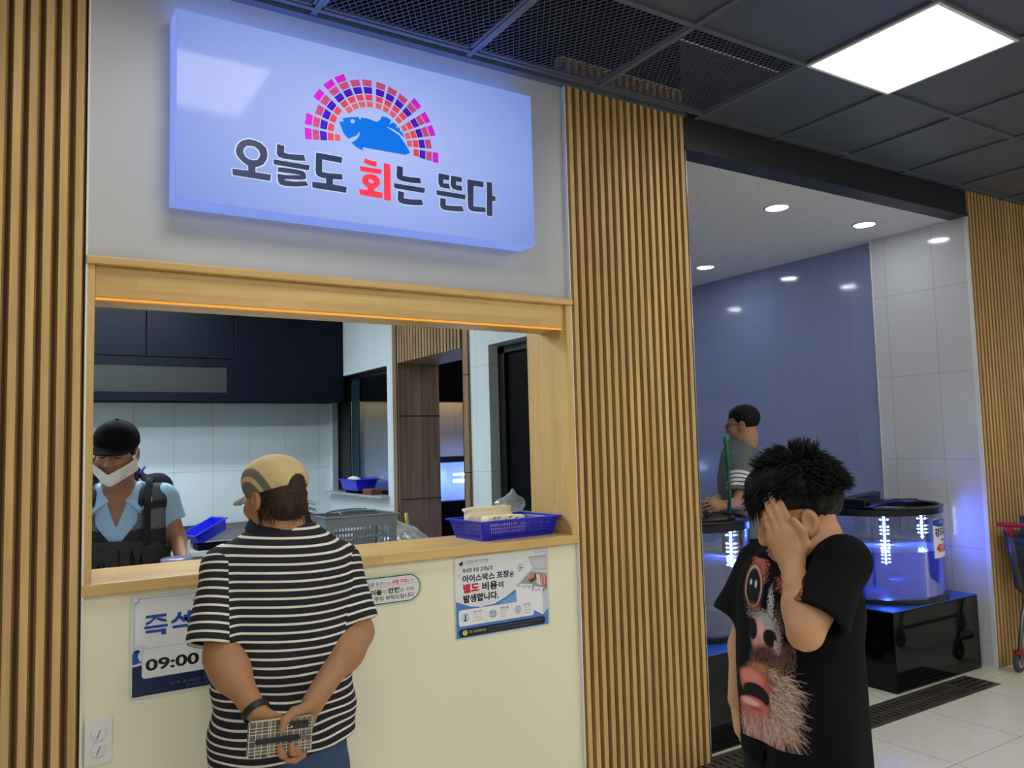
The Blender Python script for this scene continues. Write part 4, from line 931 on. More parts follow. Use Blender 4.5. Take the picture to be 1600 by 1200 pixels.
def tank(label, cx, cy, r, z0, zr, zw, water, lids, leds):
    t = thing('fish_tank', label, 'fish tank', (cx, cy, z0)); c = (cx, cy, 0)
    part('base_ring', MB().lathe([(0, z0), (r+.012, z0), (r+.012, z0+.030), (r-.012, z0+.034), (0, z0+.012)], c, 64, close=False), M_rim, t, smooth=True, angle=30)
    part('wall', MB().lathe([(r, z0+.02), (r, zr+.01), (r-.008, zr+.01), (r-.008, z0+.02)], c, 64, close=False), M_acryl, t, smooth=True, angle=30)
    wb_ = part('water', MB().lathe([(0, z0+.02), (r-.010, z0+.02), (r-.010, zw)], c, 64, close=False), water, t, smooth=True, angle=30)
    vs = MB(); n = 40; g = 16; grid = []
    for i in range(g+1):
        for k in range(n): rr = (r-.009)*i/g; a = 2*PI*k/n; x, y = rr*math.cos(a), rr*math.sin(a); grid.append((cx+x, cy+y, zw+.006*math.sin(x*38+1.3*math.sin(y*31))*math.cos(y*45)*(1 if i < g else .3)))
    vs.add(grid, [(i*n+k, i*n+(k+1) % n, (i+1)*n+(k+1) % n, (i+1)*n+k) for i in range(g) for k in range(n)])
    part('surface', vs, M_foam, wb_, smooth=True)
    part('top_rim', MB().lathe([(r-.012, zr), (r+.006, zr), (r+.010, zr+.004), (r+.010, zr+.040), (r+.016, zr+.046), (r-.004, zr+.056), (r-.012, zr+.046)], c, 64, close=False), M_rim, t, smooth=True, angle=30)
    lids(t)
    for (x, y, zt, zb) in leds:
        dx, dy = x-cx, y-cy; L = math.hypot(dx, dy)+1e-6; tx, ty = .55, -.83
        bar_ = part('led_bar', MB().prism([(-.034, 0), (.034, 0), (.034, .005), (-.034, .005)], lambda u, v, w: (x+tx*u+.83*v, y+ty*u+.55*v, zb+w), zt-zb), M_rim, t)
        wv, bv = MB(), MB(); z = zt-.015; k = 0
        while z > zb+.005:
            if k % 4 != 3:
                for s in (-1, 1): wv.ell((x+tx*s*.022-.007, y+ty*s*.022-.006, z), (.0075, .0075, .0045), nu=8, nv=5)
            bv.ell((x-.008, y-.006, z-.004), (.008, .008, .0105), nu=8, nv=5); z -= .024; k += 1
        part('white_leds', wv, M_ledw, bar_); part('blue_leds', bv, M_ledb, bar_)
    return t
stand('glossy black tank stand with blue top under the price-tagged tank', 4.535, 5.475, 2.95, 3.84, .48)
def lid_r(t):
    cx, cy, r, z = 5.03, 3.38, .42, 1.085
    half = [(cx+(r+.002)*math.cos(a), cy+(r+.002)*math.sin(a)) for a in np.linspace(-PI*.02, PI*1.02, 40)]
    m = MB(); m.prism(half, lambda u, v, w: (u, v, z-.012+w), .014); part('rear_lid', m, M_rim, t)
    m = MB(); m.prism([(4.62, 3.16), (5.26, 3.16), (5.34, 3.30), (5.30, 3.36), (4.62, 3.36)], lambda u, v, w: (u, v, z+.0+w+(.035*(5.26-u)/.6 if w > 0 else 0)), .016); part('front_lid', m, M_rim, t)
    m = MB(); m.prism([(4.60, 3.36), (5.10, 3.36), (5.12, 3.42), (4.60, 3.50)], lambda u, v, w: (u, v, z+.004+w+(u-4.6)*.10*(1 if w > 0 else .5)), .02); part('hinged_flap', m, M_rim, t)
    m = MB(); m.tube([(4.66+.0, 3.15, z+.02), (4.95, 3.15, z+.035), (5.2, 3.16, z+.02)], .01, 8); part('lid_handle', m, M_rim, t)
tk = tank('tall round lit blue tank with a price card saying 40,000', 5.03, 3.38, .42, .48, 1.03, .80, M_water, lid_r, [(5.12, 3.36, 1.03, .66), (5.35, 3.23, 1.03, .84)])
# price card wrapped on the tank's side
def on_tank(cx, cy, r):
    return lambda u, v, w=0: (cx+(r+.002+w)*math.cos(u), cy+(r+.002+w)*math.sin(u), v)
ct = on_tank(5.03, 3.38, .42)
A0, A1 = math.radians(-91), math.radians(-55)
pc = thing('price_card', 'white curved price card with red figures on the lit blue tank', 'price card', (5.14, 2.97, .77))
def curved(poly_rows, w):
    m = MB(); n = 16; vs = []
    for z0, z1 in poly_rows:
        for k in range(n+1): u = A0+(A1-A0)*k/n; vs += [ct(u, z0, w), ct(u, z1, w)]
        b = len(vs)-2*(n+1); m.f += [(b+2*k, b+2*k+2, b+2*k+3, b+2*k+1) for k in range(n)]; m.m += [0]*n
    m.v += [tuple(float(q) for q in p) for p in vs]; return m
part('card', curved([(.752, .998)], .001), K_pale, pc, recalc=False)
def arch():
    m = MB(); n = 16; vs = []
    for k in range(n+1):
        f = k/n; u = A0+(A1-A0)*f; zb = .955+.02*(2*f-1)**2*1.0-.012; vs += [ct(u, zb, .0016), ct(u, .996, .0016)]
    m.add(vs, [(2*k, 2*k+2, 2*k+3, 2*k+1) for k in range(n)]); return m
part('header_band', arch(), K_royal, pc, recalc=False)
def cw(body, f0, f1, z0, z1, m_, bold):
    m = MB(); fit_text(m, body, (A0+(A1-A0)*f0, A0+(A1-A0)*f1, z0, z1), lambda u, v: ct(u, v, .002), bold); part('lettering', m, m_, pc, recalc=False)
cw('국내산', .30, .62, .965, .985, K_pale, .0); cw('강도다리', .07, .97, .885, .940, K_ink, .045); cw('1kg', .40, .60, .850, .874, K_green, .03); cw('40,000', .10, .97, .778, .840, K_red, .045)
# things on the tank floor
tag(part('filter_box', MB().rbox(4.94, 5.05, 3.14, 3.24, .515, .60, .008), plain('teal_plastic', srgb(20, 96, 140), .4)), 'small ribbed teal box on the floor of the lit blue tank', 'filter')
def flatfish(label, c, rz, s):
    t = thing('flatfish', label, 'fish', c, rz)
    def f(P):
        q = P; d = s_ell(q, (0, 0, .012), (.13*s, .075*s, .012)); d = smin(d, s_ell(q, (-.15*s, 0, .010), (.035*s, .045*s, .005)), .02); return d+wob(q, 60, 2)*.001
    soft('body', [(local_fn(t, f), (c[0]-.22, c[1]-.22, c[2]-.01), (c[0]+.22, c[1]+.22, c[2]+.04), .006)], plain('fish_skin', srgb(112, 98, 76), .4, vary=.4, scale=60), t)
    part('eye', MB().ell((.095*s, .02*s, .024), (.008, .008, .006), nu=10, nv=6).ell((.095*s, -.012*s, .024), (.008, .008, .006), nu=10, nv=6), M_rim, t, local=True)
flatfish('brown flatfish on the floor of the lit blue tank', (5.20, 3.40, .512), .9, .8); flatfish('brown flatfish at the bottom of the tank by the slatted pillar', (3.20, 3.32, .500), 1.2, .8)
stand('glossy black tank stand with blue top half behind the slatted pillar', 2.925, 3.70, 2.95, 3.80, .475)
def lid_l(t):
    cx, cy, r, z = 3.32, 3.43, .36, 1.095
    m = MB(); m.lathe([(.16, z-.004), (.30, z-.004), (.30, z+.016), (.16, z+.016), (.16, z-.004)], (cx-.04, cy-.02, 0), 40, close=False); part('ring_lid', m, M_rim, t, smooth=True, angle=30)
    part('hinge_block', MB().rbox(cx-.26, cx-.15, cy-.20, cy-.10, z-.012, z+.05, .008), M_rim, t)
    m = MB(); m.lathe([(0, z-.012), (r, z-.012), (r, z-.003), (0, z-.003)], (cx, cy, 0), 48, close=False); part('cover', m, clear('smoked_cover', (.4, .42, .46), .12, .08, .25, (.2, .2, .22)), t, smooth=True, angle=30)
tank('round tank of pale cloudy water half hidden by the slatted pillar', 3.32, 3.43, .36, .475, 1.05, .87, M_water2, lid_l, [(3.60, 3.34, 1.05, .80)])
# far tank seen through the passage
stand('dark tank stand against the far back wall', 3.4, 5.2, 7.2, 7.7, 1.0)
ft = thing('fish_tank', 'glowing blue box tank seen through the walnut passage', 'fish tank', (4.1, 7.45, 1.0))
part('water', MB().box(3.45, 5.15, 7.25, 7.65, 1.004, 1.38), clear('far_water', (.45, .6, 1), .05, .1, .6, (.35, .5, 1.0)), ft); part('lid', MB().rbox(3.42, 5.18, 7.22, 7.68, 1.38, 1.44, .006), M_rim, ft)
fl_ = MB()
for x in (3.6, 3.95, 4.3, 4.65): fl_.box(x, x+.16, 7.40, 7.42, 1.17, 1.20); fl_.box(x, x+.16, 7.40, 7.42, 1.24, 1.26)
part('led_bar', fl_, M_ledw, ft)
# ================================================================== shopping cart at the right edge
M_cart = plain('cart_grey', srgb(58, 62, 68), .4); M_chrome = plain('cart_tube', srgb(120, 122, 126), .3, .9); M_redp = plain('cart_red', srgb(170, 30, 44), .4); M_tyre = plain('cart_tyre', srgb(58, 62, 70), .6)
kt = thing('shopping_cart', 'grey shopping cart with red handle by the right slats', 'shopping cart', (5.95, 2.53, 0))
part('handle', MB().tube([(5.52, 2.25, .945), (5.52, 2.81, .945)], .0165, 14), M_redp, kt, smooth=True, angle=40)
for y in (2.30, 2.755): part('handle_bracket', MB().tube([(5.525, y, .945), (5.555, y, .90), (5.585, y, .845)], [.020, .022, .016], 12), M_redp, kt, smooth=True)
bkt = MB()
lattice(bkt, (5.66, 2.76, .50), (5.66, 2.32, .50), (5.57, 2.26, .86), (5.57, 2.80, .86), 16, 8, .06, (.06, .08), .5, .008)
lattice(bkt, (6.40, 2.74, .56), (5.66, 2.76, .50), (5.57, 2.80, .90), (6.50, 2.76, .84), 26, 8, .04, (.06, .08), .5, .008)
lattice(bkt, (5.66, 2.32, .50), (6.40, 2.34, .56), (6.50, 2.30, .84), (5.57, 2.26, .90), 26, 8, .04, (.06, .08), .5, .008)
lattice(bkt, (6.40, 2.34, .56), (6.40, 2.74, .56), (6.50, 2.76, .84), (6.50, 2.30, .84), 14, 7, .06, (.06, .08), .5, .008)
lattice(bkt, (5.66, 2.76, .50), (6.40, 2.74, .56), (6.40, 2.34, .56), (5.66, 2.32, .50), 18, 10, .04, (.06, .06), .5, .008)
part('bin', bkt, M_cart, kt, recalc=False)
for y in (2.32, 2.76): part('bin_corner', MB().tube([(5.575, y, .87), (5.605, y, .70), (5.645, y, .53), (5.70, y, .49)], [.022, .026, .030, .022], 10), M_cart, kt, smooth=True)
part('child_seat', MB().rbox(5.60, 5.625, 2.34, 2.72, .84, 1.0, .01), M_cart, kt)
lg = MB()
for y in (2.33, 2.75): lg.tube([(5.70, y, .49), (5.62, y, .33), (5.565, y, .15), (5.565, y, .12)], .013, 10); lg.tube([(5.565, y, .13), (6.35, y, .13)], .012, 10); lg.tube([(6.35, y, .13), (6.36, y, .56)], .012, 10)
part('frame', lg, M_chrome, kt, smooth=True)
for x in (5.555, 6.36):
    for y in (2.33, 2.755):
        w = part('wheel', MB().lathe([(.02, -.012), (.045, -.013), (.056, -.012), (.060, -.006), (.060, .006), (.056, .012), (.045, .013), (.02, .012)], (0, 0, 0), 28), [M_tyre], kt, smooth=True, angle=35, local=True)
        w.matrix_local = WM[kt].inverted() @ Matrix.Translation((x, y, .0605)) @ Matrix.Rotation(PI/2, 4, 'X')
        part('wheel_hub', MB().cyl((x, y-.0145, .0605), (x, y+.0145, .0605), .030, n=20), plain('hub_grey', srgb(150, 154, 160), .4) if x < 6 and y > 2.5 else M_chrome, kt)
        part('caster_fork', MB().prism([(-.022, .115), (.022, .115), (.014, .05), (-.004, .05)], lambda u, v, w: (x+u, y-.021+w, v), .004).prism([(-.022, .115), (.022, .115), (.014, .05), (-.004, .05)], lambda u, v, w: (x+u, y+.017+w, v), .004).box(x-.022, x+.022, y-.021, y+.021, .111, .119), M_chrome, kt)
        part('caster_cap', MB().cyl((x, y, .119), (x, y, .138), .028, n=18), M_redp, kt)
# ================================================================== people: shared anatomy
def at(u, v, y):
    """a point at depth y metres behind the viewer's plane, seen along picture direction (u,v)"""
    d = _r*((u-800)/F_PX)-_u*((v-600)/F_PX)+_f
    k = y/d.y; return np.array((d.x*k, y, CAM_H+d.z*k), dtype=np.float32)
def nrm(v): v = np.asarray(v, np.float32); return v/max(float(np.linalg.norm(v)), 1e-9)
def hit(fn, u, v, y0, y1, n=240):
    """first point along picture direction (u,v) between depths y0 and y1 where the solid fn begins"""
    P = np.stack([at(u, v, y) for y in np.linspace(y0, y1, n)]); i = int(np.argmax(fn(P) < 0)); return P[i]
class Frame:
    def __init__(s, o, fwd, pitch=0, roll=0):
        f = nrm((fwd[0], fwd[1], 0)); u = np.array((0, 0, 1), np.float32); p = math.radians(pitch)
        f, u = nrm(f*math.cos(p)-u*math.sin(p)), nrm(u*math.cos(p)+f*math.sin(p)); r = np.cross(f, u); q = math.radians(roll)
        r, u = r*math.cos(q)+u*math.sin(q), u*math.cos(q)-r*math.sin(q)
        s.o = np.asarray(o, np.float32); s.M = np.stack([r, f, u], 1).astype(np.float32)
    def loc(s, P): return (P-s.o)@s.M
    def pt(s, x, y, z): return s.o+s.M@np.array((x, y, z), np.float32)
    def vec(s, x, y, z): return s.M@np.array((x, y, z), np.float32)
def mirror(Q): q = Q.copy(); q[:, 0] = np.abs(q[:, 0]); return q
def sdf_head(Q, s=1.0, chub=0.0, nose=1.0, ears=True):
    q = Q/s; m = mirror(q)
    d = s_ell(q, (0, -.012, .040), (.076, .094, .082))
    d = smin(d, s_ell(q, (0, .026, -.028), (.058+chub, .062, .086)), .03)
    d = smin(d, s_cap(q, (0, .050, -.088), (0, .060, -.096), .030+chub, .022+chub*.5), .03)
    d = smin(d, s_ell(m, (.050, -.004, -.070), (.018+chub, .034, .030)), .03)
    d = smin(d, s_ell(m, (.040, .058, -.030), (.020+chub, .022, .024)), .02)
    d = smin(d, s_cap(m, (.010, .083, .022), (.040, .070, .024), .010, .009), .014)
    d = smax(d, -s_ell(m, (.031, .098, .002), (.020, .018, .011)), .010)
    d = smin(d, s_ell(m, (.031, .072, -.001), (.015, .014, .011)), .005)
    n = smin(s_cap(q, (0, .086, .010), (0, .106*nose, -.030), .008, .011), s_ell(m, (.011, .094, -.036), (.009, .012, .008)), .008)
    d = smin(d, n, .012)
    d = smin(d, s_cap(m, (0, .0875, -.058), (.020, .078, -.060), .0065, .004), .005)
    d = smin(d, s_cap(m, (0, .086, -.069), (.018, .077, -.067), .0075, .004), .005)
    d = smax(d, -s_cap(m, (0, .095, -.0632), (.022, .083, -.0638), .0022, .0016), .003)
    d = smin(d, s_cap(q, (0, -.018, -.06), (0, -.024, -.115), .050+chub*.6, .053+chub*.8), .03)
    if ears:
        e = s_ell(m, (.080, -.014, -.008), (.010, .021, .032)); e = smax(e, -s_ell(m, (.090, -.008, -.004), (.009, .012, .020)), .006)
        e = smin(e, s_ell(m, (.079, -.004, -.034), (.007, .008, .010)), .006); d = smin(d, e, .006)
    return d*s
def chain(P, pts, rs, k=.004):
    d = None
    for i in range(len(pts)-1):
        c = s_cap(P, pts[i], pts[i+1], rs[i], rs[i+1]); d = c if d is None else smin(d, c, k)
    return d
class Hand:
    """palm + five separate fingers. Y: wrist->knuckles, Z: back of the hand, side: +1/-1 for the thumb"""
    L = [(.044, .026, .021), (.048, .030, .022), (.044, .028, .021), (.034, .021, .019)]
    K = [(.030, .086, .002), (.010, .091, .005), (-.010, .087, .004), (-.028, .077, 0)]
    def __init__(s, wrist, Y, Z, side, size=1.0, curl=None, spread=(.10, .02, -.06, -.16), thumb=None, fat=1.0):
        s.w = np.asarray(wrist, np.float32); Y = nrm(Y); Z = np.asarray(Z, np.float32); Z = nrm(Z-Y*(Z@Y)); X = np.cross(Y, Z)*side
        s.M = np.stack([X, Y, Z], 1); s.s = size; s.fat = fat; s.fing = []
        curl = curl or [(.25, .3, .2)]*4
        for i in range(4):
            p = np.array(s.K[i], np.float32); pts = [p]; a = 0
            for l, c in zip(s.L[i], curl[i]):
                a += c; sp = spread[i]; d = np.array((math.sin(sp)*math.cos(a), math.cos(sp)*math.cos(a), -math.sin(a)), np.float32); p = p+d*l; pts.append(p)
            r = .0092 if i < 3 else .0080; s.fing.append([s.pt(q) for q in pts]); 
        s.th = [s.pt(np.array(q, np.float32)) for q in (thumb or [(.022, .022, -.006), (.046, .050, -.014), (.054, .080, -.018), (.054, .104, -.018)])]
        s.palm = [(s.pt((k[0]*.55, .002, 0)), s.pt(k)) for k in s.K]
    def pt(s, q): return s.w+s.M@(np.asarray(q, np.float32)*s.s)
    def sdf(s, P):
        f = s.s*s.fat; d = None
        for i, (a, b) in enumerate(s.palm):
            c = s_cap(P, a, b, .0155*f, .0118*f); d = c if d is None else smin(d, c, .012*f)
        d = smin(d, s_cap(P, s.pt((.014, .018, -.006)), s.th[1], .016*f, .0125*f), .014*f)
        fd = None
        for i, pts in enumerate(s.fing):
            r = (.0092 if i < 3 else .0080)*f; c = chain(P, pts, [r*1.04, r*.98, r*.90, r*.74], .003); fd = c if fd is None else smin(fd, c, .0012)
        t = chain(P, s.th, [.0135*f, .0118*f, .0105*f, .0085*f], .004)
        return smin(smin(d, t, .006*f), fd, .005*f)
    def box(s, pad=.03):
        a = np.array([q for l in s.fing for q in l]+s.th+[q for p in s.palm for q in p]); return a.min(0)-pad, a.max(0)+pad
def cut_tube(P, a, b, ra, rb, th=.006, depth=.05):
    """open sleeve or trouser leg: solid tube cut square at b with a real hollow end"""
    a = np.asarray(a, np.float32); b = np.asarray(b, np.float32); d = nrm(b-a); t = (P-b)@d; L = float(np.linalg.norm(b-a)); re_ = rb+(rb-ra)*.10/L
    o = smax(s_cap(P, a, b+d*.10, ra, re_), t, .004)
    return smax(o, -np.maximum(s_cap(P, b-d*depth, b+d*.2, rb-(rb-ra)*depth/L-th, rb-th), 0*t-1), .003)
def skin(name, rgb): 
    t = NT(name); _, v = t.xyz(); f = t.noise(v, 22, 4); c = srgb(*rgb)
    t.set(t.mix(f, tuple(x*.86 for x in c), tuple(min(1, x*1.10) for x in c)), .52, spec=.35); t.b.inputs['Subsurface Weight'].default_value = .12; t.b.inputs['Subsurface Radius'].default_value = (.012, .005, .003)
    t.bump(t.noise(v, 260, 2), .08, .001); return t.m
def hair_mat(name, rgb):
    t = NT(name); _, v = t.xyz(); f = t.noise(t.scale(v, (160, 160, 40)), 1, 3); c = srgb(*rgb)
    t.set(t.mix(f, tuple(x*.5 for x in c), tuple(min(1, x*1.5) for x in c)), .6, spec=.18); t.bump(f, .4, .003); return t.m
def strands(name, fr, pts, m, parent, r=.0022):
    """pts: list of polylines in head space"""
    mb = MB()
    for pl in pts:
        n = len(pl); mb.tube([tuple(fr.pt(*p)) for p in pl], [r*(1-.85*i/(n-1)) for i in range(n)], 4)
    return part(name, mb, m, parent, smooth=True, recalc=False)
def limb(P, pts, rs, k=.02): return chain(P, pts, rs, k)
def shoes(parent, fr, xs, y, m, s=1.0):
    for x in xs:
        def f(P, x=x):
            q = fr.loc(P)-V3(x, y, 0); d = s_cap(q, (0, -.05*s, .045*s), (0, .13*s, .034*s), .043*s, .038*s); d = smin(d, s_cap(q, (0, -.05*s, .06*s), (0, -.045*s, .10*s), .042*s, .040*s), .03); return smax(d, .003-q[:, 2], .004)
        c = fr.pt(x, y+.04, .06); part_ = soft('shoe', [(f, c-.22, c+.22, .010)], m, parent)
M_skin_a, M_skin_b, M_skin_c, M_skin_d = skin('skin_tan', (170, 124, 88)), skin('skin_boy', (184, 138, 102)), skin('skin_cook', (156, 112, 86)), skin('skin_light', (172, 130, 100))
M_hair_k, M_hair_b = hair_mat('hair_black', (11, 11, 14)), hair_mat('hair_brown', (58, 44, 36))
M_shoe = plain('dark_shoe', srgb(34, 34, 38), .6)
def trousers(parent, fr, z_top, hipw, a, b, leg, m, cy=0.0, knee=.07, ank=.055, fwd=.0, name='trousers', h=.012, pockets=False):
    def f(P):
        q = fr.loc(P); mq = mirror(q)
        d = s_col(q, [(z_top+.02, 0, cy, a, b), (z_top-.16, 0, cy, a*1.03, b*1.05), (leg+.02, 0, cy, a*1.0, b)], 2.3); d = np.maximum(d, q[:, 2]-z_top); d = smax(d, leg-q[:, 2], .02)
        l = chain(mq, [(hipw, cy, leg+.04), (hipw, cy+fwd, .46*leg/.75), (hipw, cy-.01, .07)], [a*.50, knee, ank], .03); l = smax(l, .03-q[:, 2], .004)
        return smin(d, l, .03)+wob(P, 26, 4)*.004
    o = fr.o; return soft(name, [(f, (o[0]-.35, o[1]-.35, .01), (o[0]+.35, o[1]+.35, z_top+.03), h)], m, parent)
# ================================================================== man in the striped polo shirt, seen from behind
OM = Frame((.735, 2.49, 0), (.17, .985))
om = thing('person', 'man in a black and white striped polo shirt and tan cap, hands behind his back', 'person', (.735, 2.49, 0))
hf = Frame(at(428, 776, 2.50), (-.42, .908), 8)
shL, shR = at(350, 888, 2.51), at(530, 880, 2.50); elL, elR = at(345, 1024, 2.43), at(560, 988, 2.42); wrL, wrR = at(398, 1108, 2.29), at(490, 1096, 2.29)
PH_C = at(438, 1150, 2.245)
px = lambda u, v, y: at(u, v, y)
rf = [[px(455, 1150, 2.285), px(448, 1181, 2.268), px(441, 1180, 2.236), px(437, 1170, 2.226)], [px(463, 1148, 2.287), px(461, 1178, 2.268), px(457, 1175, 2.236), px(455, 1165, 2.226)],
      [px(471, 1146, 2.287), px(469, 1175, 2.266), px(466, 1176, 2.24), px(464, 1170, 2.228)], [px(477, 1150, 2.287), px(474, 1180, 2.27), px(461, 1189, 2.252), px(447, 1189, 2.248)]]
rt = [px(484, 1104, 2.272), px(459, 1112, 2.240), px(445, 1126, 2.224), px(440, 1141, 2.222)]
lf = [[px(412, 1140, 2.286), px(410, 1166, 2.276), px(413, 1179, 2.258), px(417, 1175, 2.245)], [px(422, 1140, 2.288), px(428, 1162, 2.288), px(444, 1166, 2.286), px(455, 1160, 2.284)], [px(430, 1136, 2.29), px(442, 1152, 2.29), px(458, 1152, 2.29), px(468, 1146, 2.288)], [px(430, 1126, 2.29), px(444, 1136, 2.292), px(458, 1136, 2.292), px(466, 1132, 2.29)]]
lt = [px(408, 1114, 2.27), px(424, 1118, 2.272), px(440, 1124, 2.276), px(450, 1130, 2.278)]
def om_hands(P):
    d = None
    for wr, fg, th, kn in ((wrR, rf, rt, [px(458, 1146, 2.286), px(470, 1144, 2.288)]), (wrL, lf, lt, [px(412, 1136, 2.286), px(426, 1134, 2.288)])):
        pl = None
        for f in fg:
            c = s_cap(P, wr+(f[0]-wr)*.12, f[0], .020, .0135); pl = c if pl is None else smin(pl, c, .014)
        fd = None
        for i, f in enumerate(fg):
            c = chain(P, f, [.0108, .0102, .0098, .0082], .003); fd = c if fd is None else smin(fd, c, .001)
        t = chain(P, th, [.0165, .0130, .0112, .0090], .005); h = smin(smin(pl, t, .008), fd, .005); d = h if d is None else smin(d, h, .002)
    return d
def om_arms(P):
    d = np.minimum(chain(P, [shL, elL, wrL], [.050, .046, .0315], .02), chain(P, [shR, elR, wrR], [.050, .046, .0315], .02))
    for sh, el, wr in ((shL, elL, wrL), (shR, elR, wrR)): d = smin(d, s_ell(P, el*.72+wr*.28, (.047, .047, .055)), .05)
    return d
om_secs = [(1.37, 0, .0, .055, .055), (1.30, 0, .0, .085, .085), (1.22, 0, .0, .170, .105), (1.05, 0, .02, .185, .120), (.85, 0, .035, .170, .130), (.60, 0, .03, .165, .115), (.55, 0, .03, .15, .11)]
def om_body(P):
    q = OM.loc(P); d = s_col(q, om_secs); d = smax(d, q[:, 2]-1.36, .02); d = smax(d, .55-q[:, 2], .02)
    d = smin(d, sdf_head(hf.loc(P), 1.0, .006), .02); d = smin(d, s_cap(P, hf.pt(0, -.02, -.08), OM.pt(0, 0, 1.26), .056, .066), .03)
    l = chain(mirror(q), [(.09, .03, .62), (.10, .04, .38), (.10, .02, .08)], [.085, .055, .04], .03)
    return smin(smin(smin(d, l, .03), om_arms(P), .03), om_hands(P), .012)
hlo, hhi = np.minimum(px(385, 1195, 2.20), px(500, 1090, 2.20))-.02, np.maximum(px(500, 1085, 2.32), px(385, 1200, 2.32))+.02
hlo, hhi = V3(min(hlo[0], hhi[0]), 2.19, min(hlo[2], hhi[2])), V3(max(hlo[0], hhi[0]), 2.325, max(hlo[2], hhi[2]))
flo, fhi = hf.o-.16, hf.o+.16
soft('body', [(om_body, (.30, 2.20, .02), (1.18, 2.75, 1.60), .0085, [(flo, fhi), (hlo, hhi)]), (om_body, flo-.009, fhi+.009, .0042), (om_body, hlo-.009, hhi+.009, .0028)], M_skin_a, om)
# --- hair below the cap
def om_hair(P):
    q = hf.loc(P); d = smin(s_ell(q, (0, -.014, .040), (.083, .101, .086)), s_ell(q, (0, -.055, -.035), (.066, .046, .062)), .03)
    d = d+wob(q*V3(1, 1, .35), 210, 6)*.0022+wob(q, 60, 9)*.003
    d = smax(d, q[:, 2]-.075, .004); d = smax(d, s_ell(q, (0, -.012, .040), (.0835, .1015, .0805)), .002) if False else d; d = smax(d, (q[:, 1]-.015)*.9-(q[:, 2]+.03)*.35, .006); d = smax(d, -.098-q[:, 2]+q[:, 1]*.15, .008)
    return smax(d, -s_ell(mirror(q), (.088, -.010, -.012), (.022, .020, .036)), .004)
hr = soft('hair', [(om_hair, flo, fhi, .0042)], M_hair_b, om)
rr = random.Random(4); sl = []
for i in range(420):
    a = rr.uniform(.35, 2*PI-.35) if False else rr.uniform(-1.9, 1.9); x = .078*math.sin(a)*rr.uniform(.9, 1.03); y = -.03-.075*math.cos(a)*.9; z = rr.uniform(-.06, .02)
    if y > -.01: continue
    L = rr.uniform(.025, .05); ox, oy = x*.18, -.012*rr.uniform(0, 1.5)
    sl.append([(x, y, z), (x+ox*.3+rr.uniform(-.004, .004), y+oy*.4, z-L*.5), (x*.86+ox*rr.uniform(-.6, 1.4), y+.012+oy*rr.uniform(0, 1.6), z-L)])
for i in range(16):
    z = rr.uniform(-.085, -.02); sl.append([(.05, -.075, z), (.075, -.085, z-.008), (.098+rr.uniform(-.01, .012), -.080, z-.006+rr.uniform(-.016, .008))])
strands('hair_strands', hf, sl, M_hair_b, hr, .0015)
# --- cap
def om_cap_shape(q):
    d = smin(s_ell(q, (0, -.012, .043), (.090, .108, .086)), s_ell(q, (0, .035, .06), (.07, .055, .055)), .02)
    d = d+wob(q, 48, 12)*.0022+np.clip(-q[:, 1], 0, 1)*.02*np.sin(q[:, 0]*150)*.25
    rim = .014-.20*q[:, 1]*0+.06*q[:, 1]*-1
    d = smax(d, (.006-.16*q[:, 1])-q[:, 2], .004)
    inn = s_ell(q, (0, -.012, .040), (.084, .102, .081)); d = smax(d, -np.maximum(inn, q[:, 2]-.09), .003)
    return smax(d, -s_ell(q, (0, -.115, .018), (.034, .05, .036)), .004)
def om_brim(q):
    d = s_ell(q, (0, .092, .010), (.072, .080, .030)); top = q[:, 2]-(.022-.9*(q[:, 0]**2)/.072-.22*(q[:, 1]-.09)); sh = np.abs(top)-.0035
    return np.maximum(smax(d, sh, .003), .062-q[:, 1])
def om_cap(P): q = hf.loc(P); return np.minimum(om_cap_shape(q), om_brim(q))
tan, gry, lt_ = np.array(srgb(206, 184, 132)), np.array(srgb(112, 108, 98)), np.array(srgb(196, 176, 130))
def cap_col(P):
    q = hf.loc(P); n = len(q); c = np.tile(tan, (n, 1)); x = np.abs(q[:, 0])
    # side panel: grey crescent low at the temple and a grey band sweeping over it
    u = q[:, 1]; v = q[:, 2]
    r1 = np.sqrt(((u-.018)/1.0)**2+((v+.004)*1.0)**2)
    c[(r1 < .057) & (v < .085)] = gry
    c[(r1 > .072) & (r1 < .096) & (v < .119)] = gry
    c[(u > .085) & (v < .034)] = gry
    e = (u > .10) & (np.sqrt(q[:, 0]**2/.072**2+(u-.092)**2/.08**2) > .93); c[e] = lt_
    return c
soft('cap', [(om_cap, flo-.03, fhi+.03, .0025)], by_attr('cap_cloth', .8), om, {'Col': cap_col})
st_ = MB(); st_.tube([tuple(hf.pt(.036*math.sin(a), -.094-.012*math.cos(a), .004)) for a in np.linspace(-1.2, 1.2, 9)], .006, 8); part('cap_strap', st_, plain('cap_strap', srgb(34, 32, 32), .7), om, smooth=True)
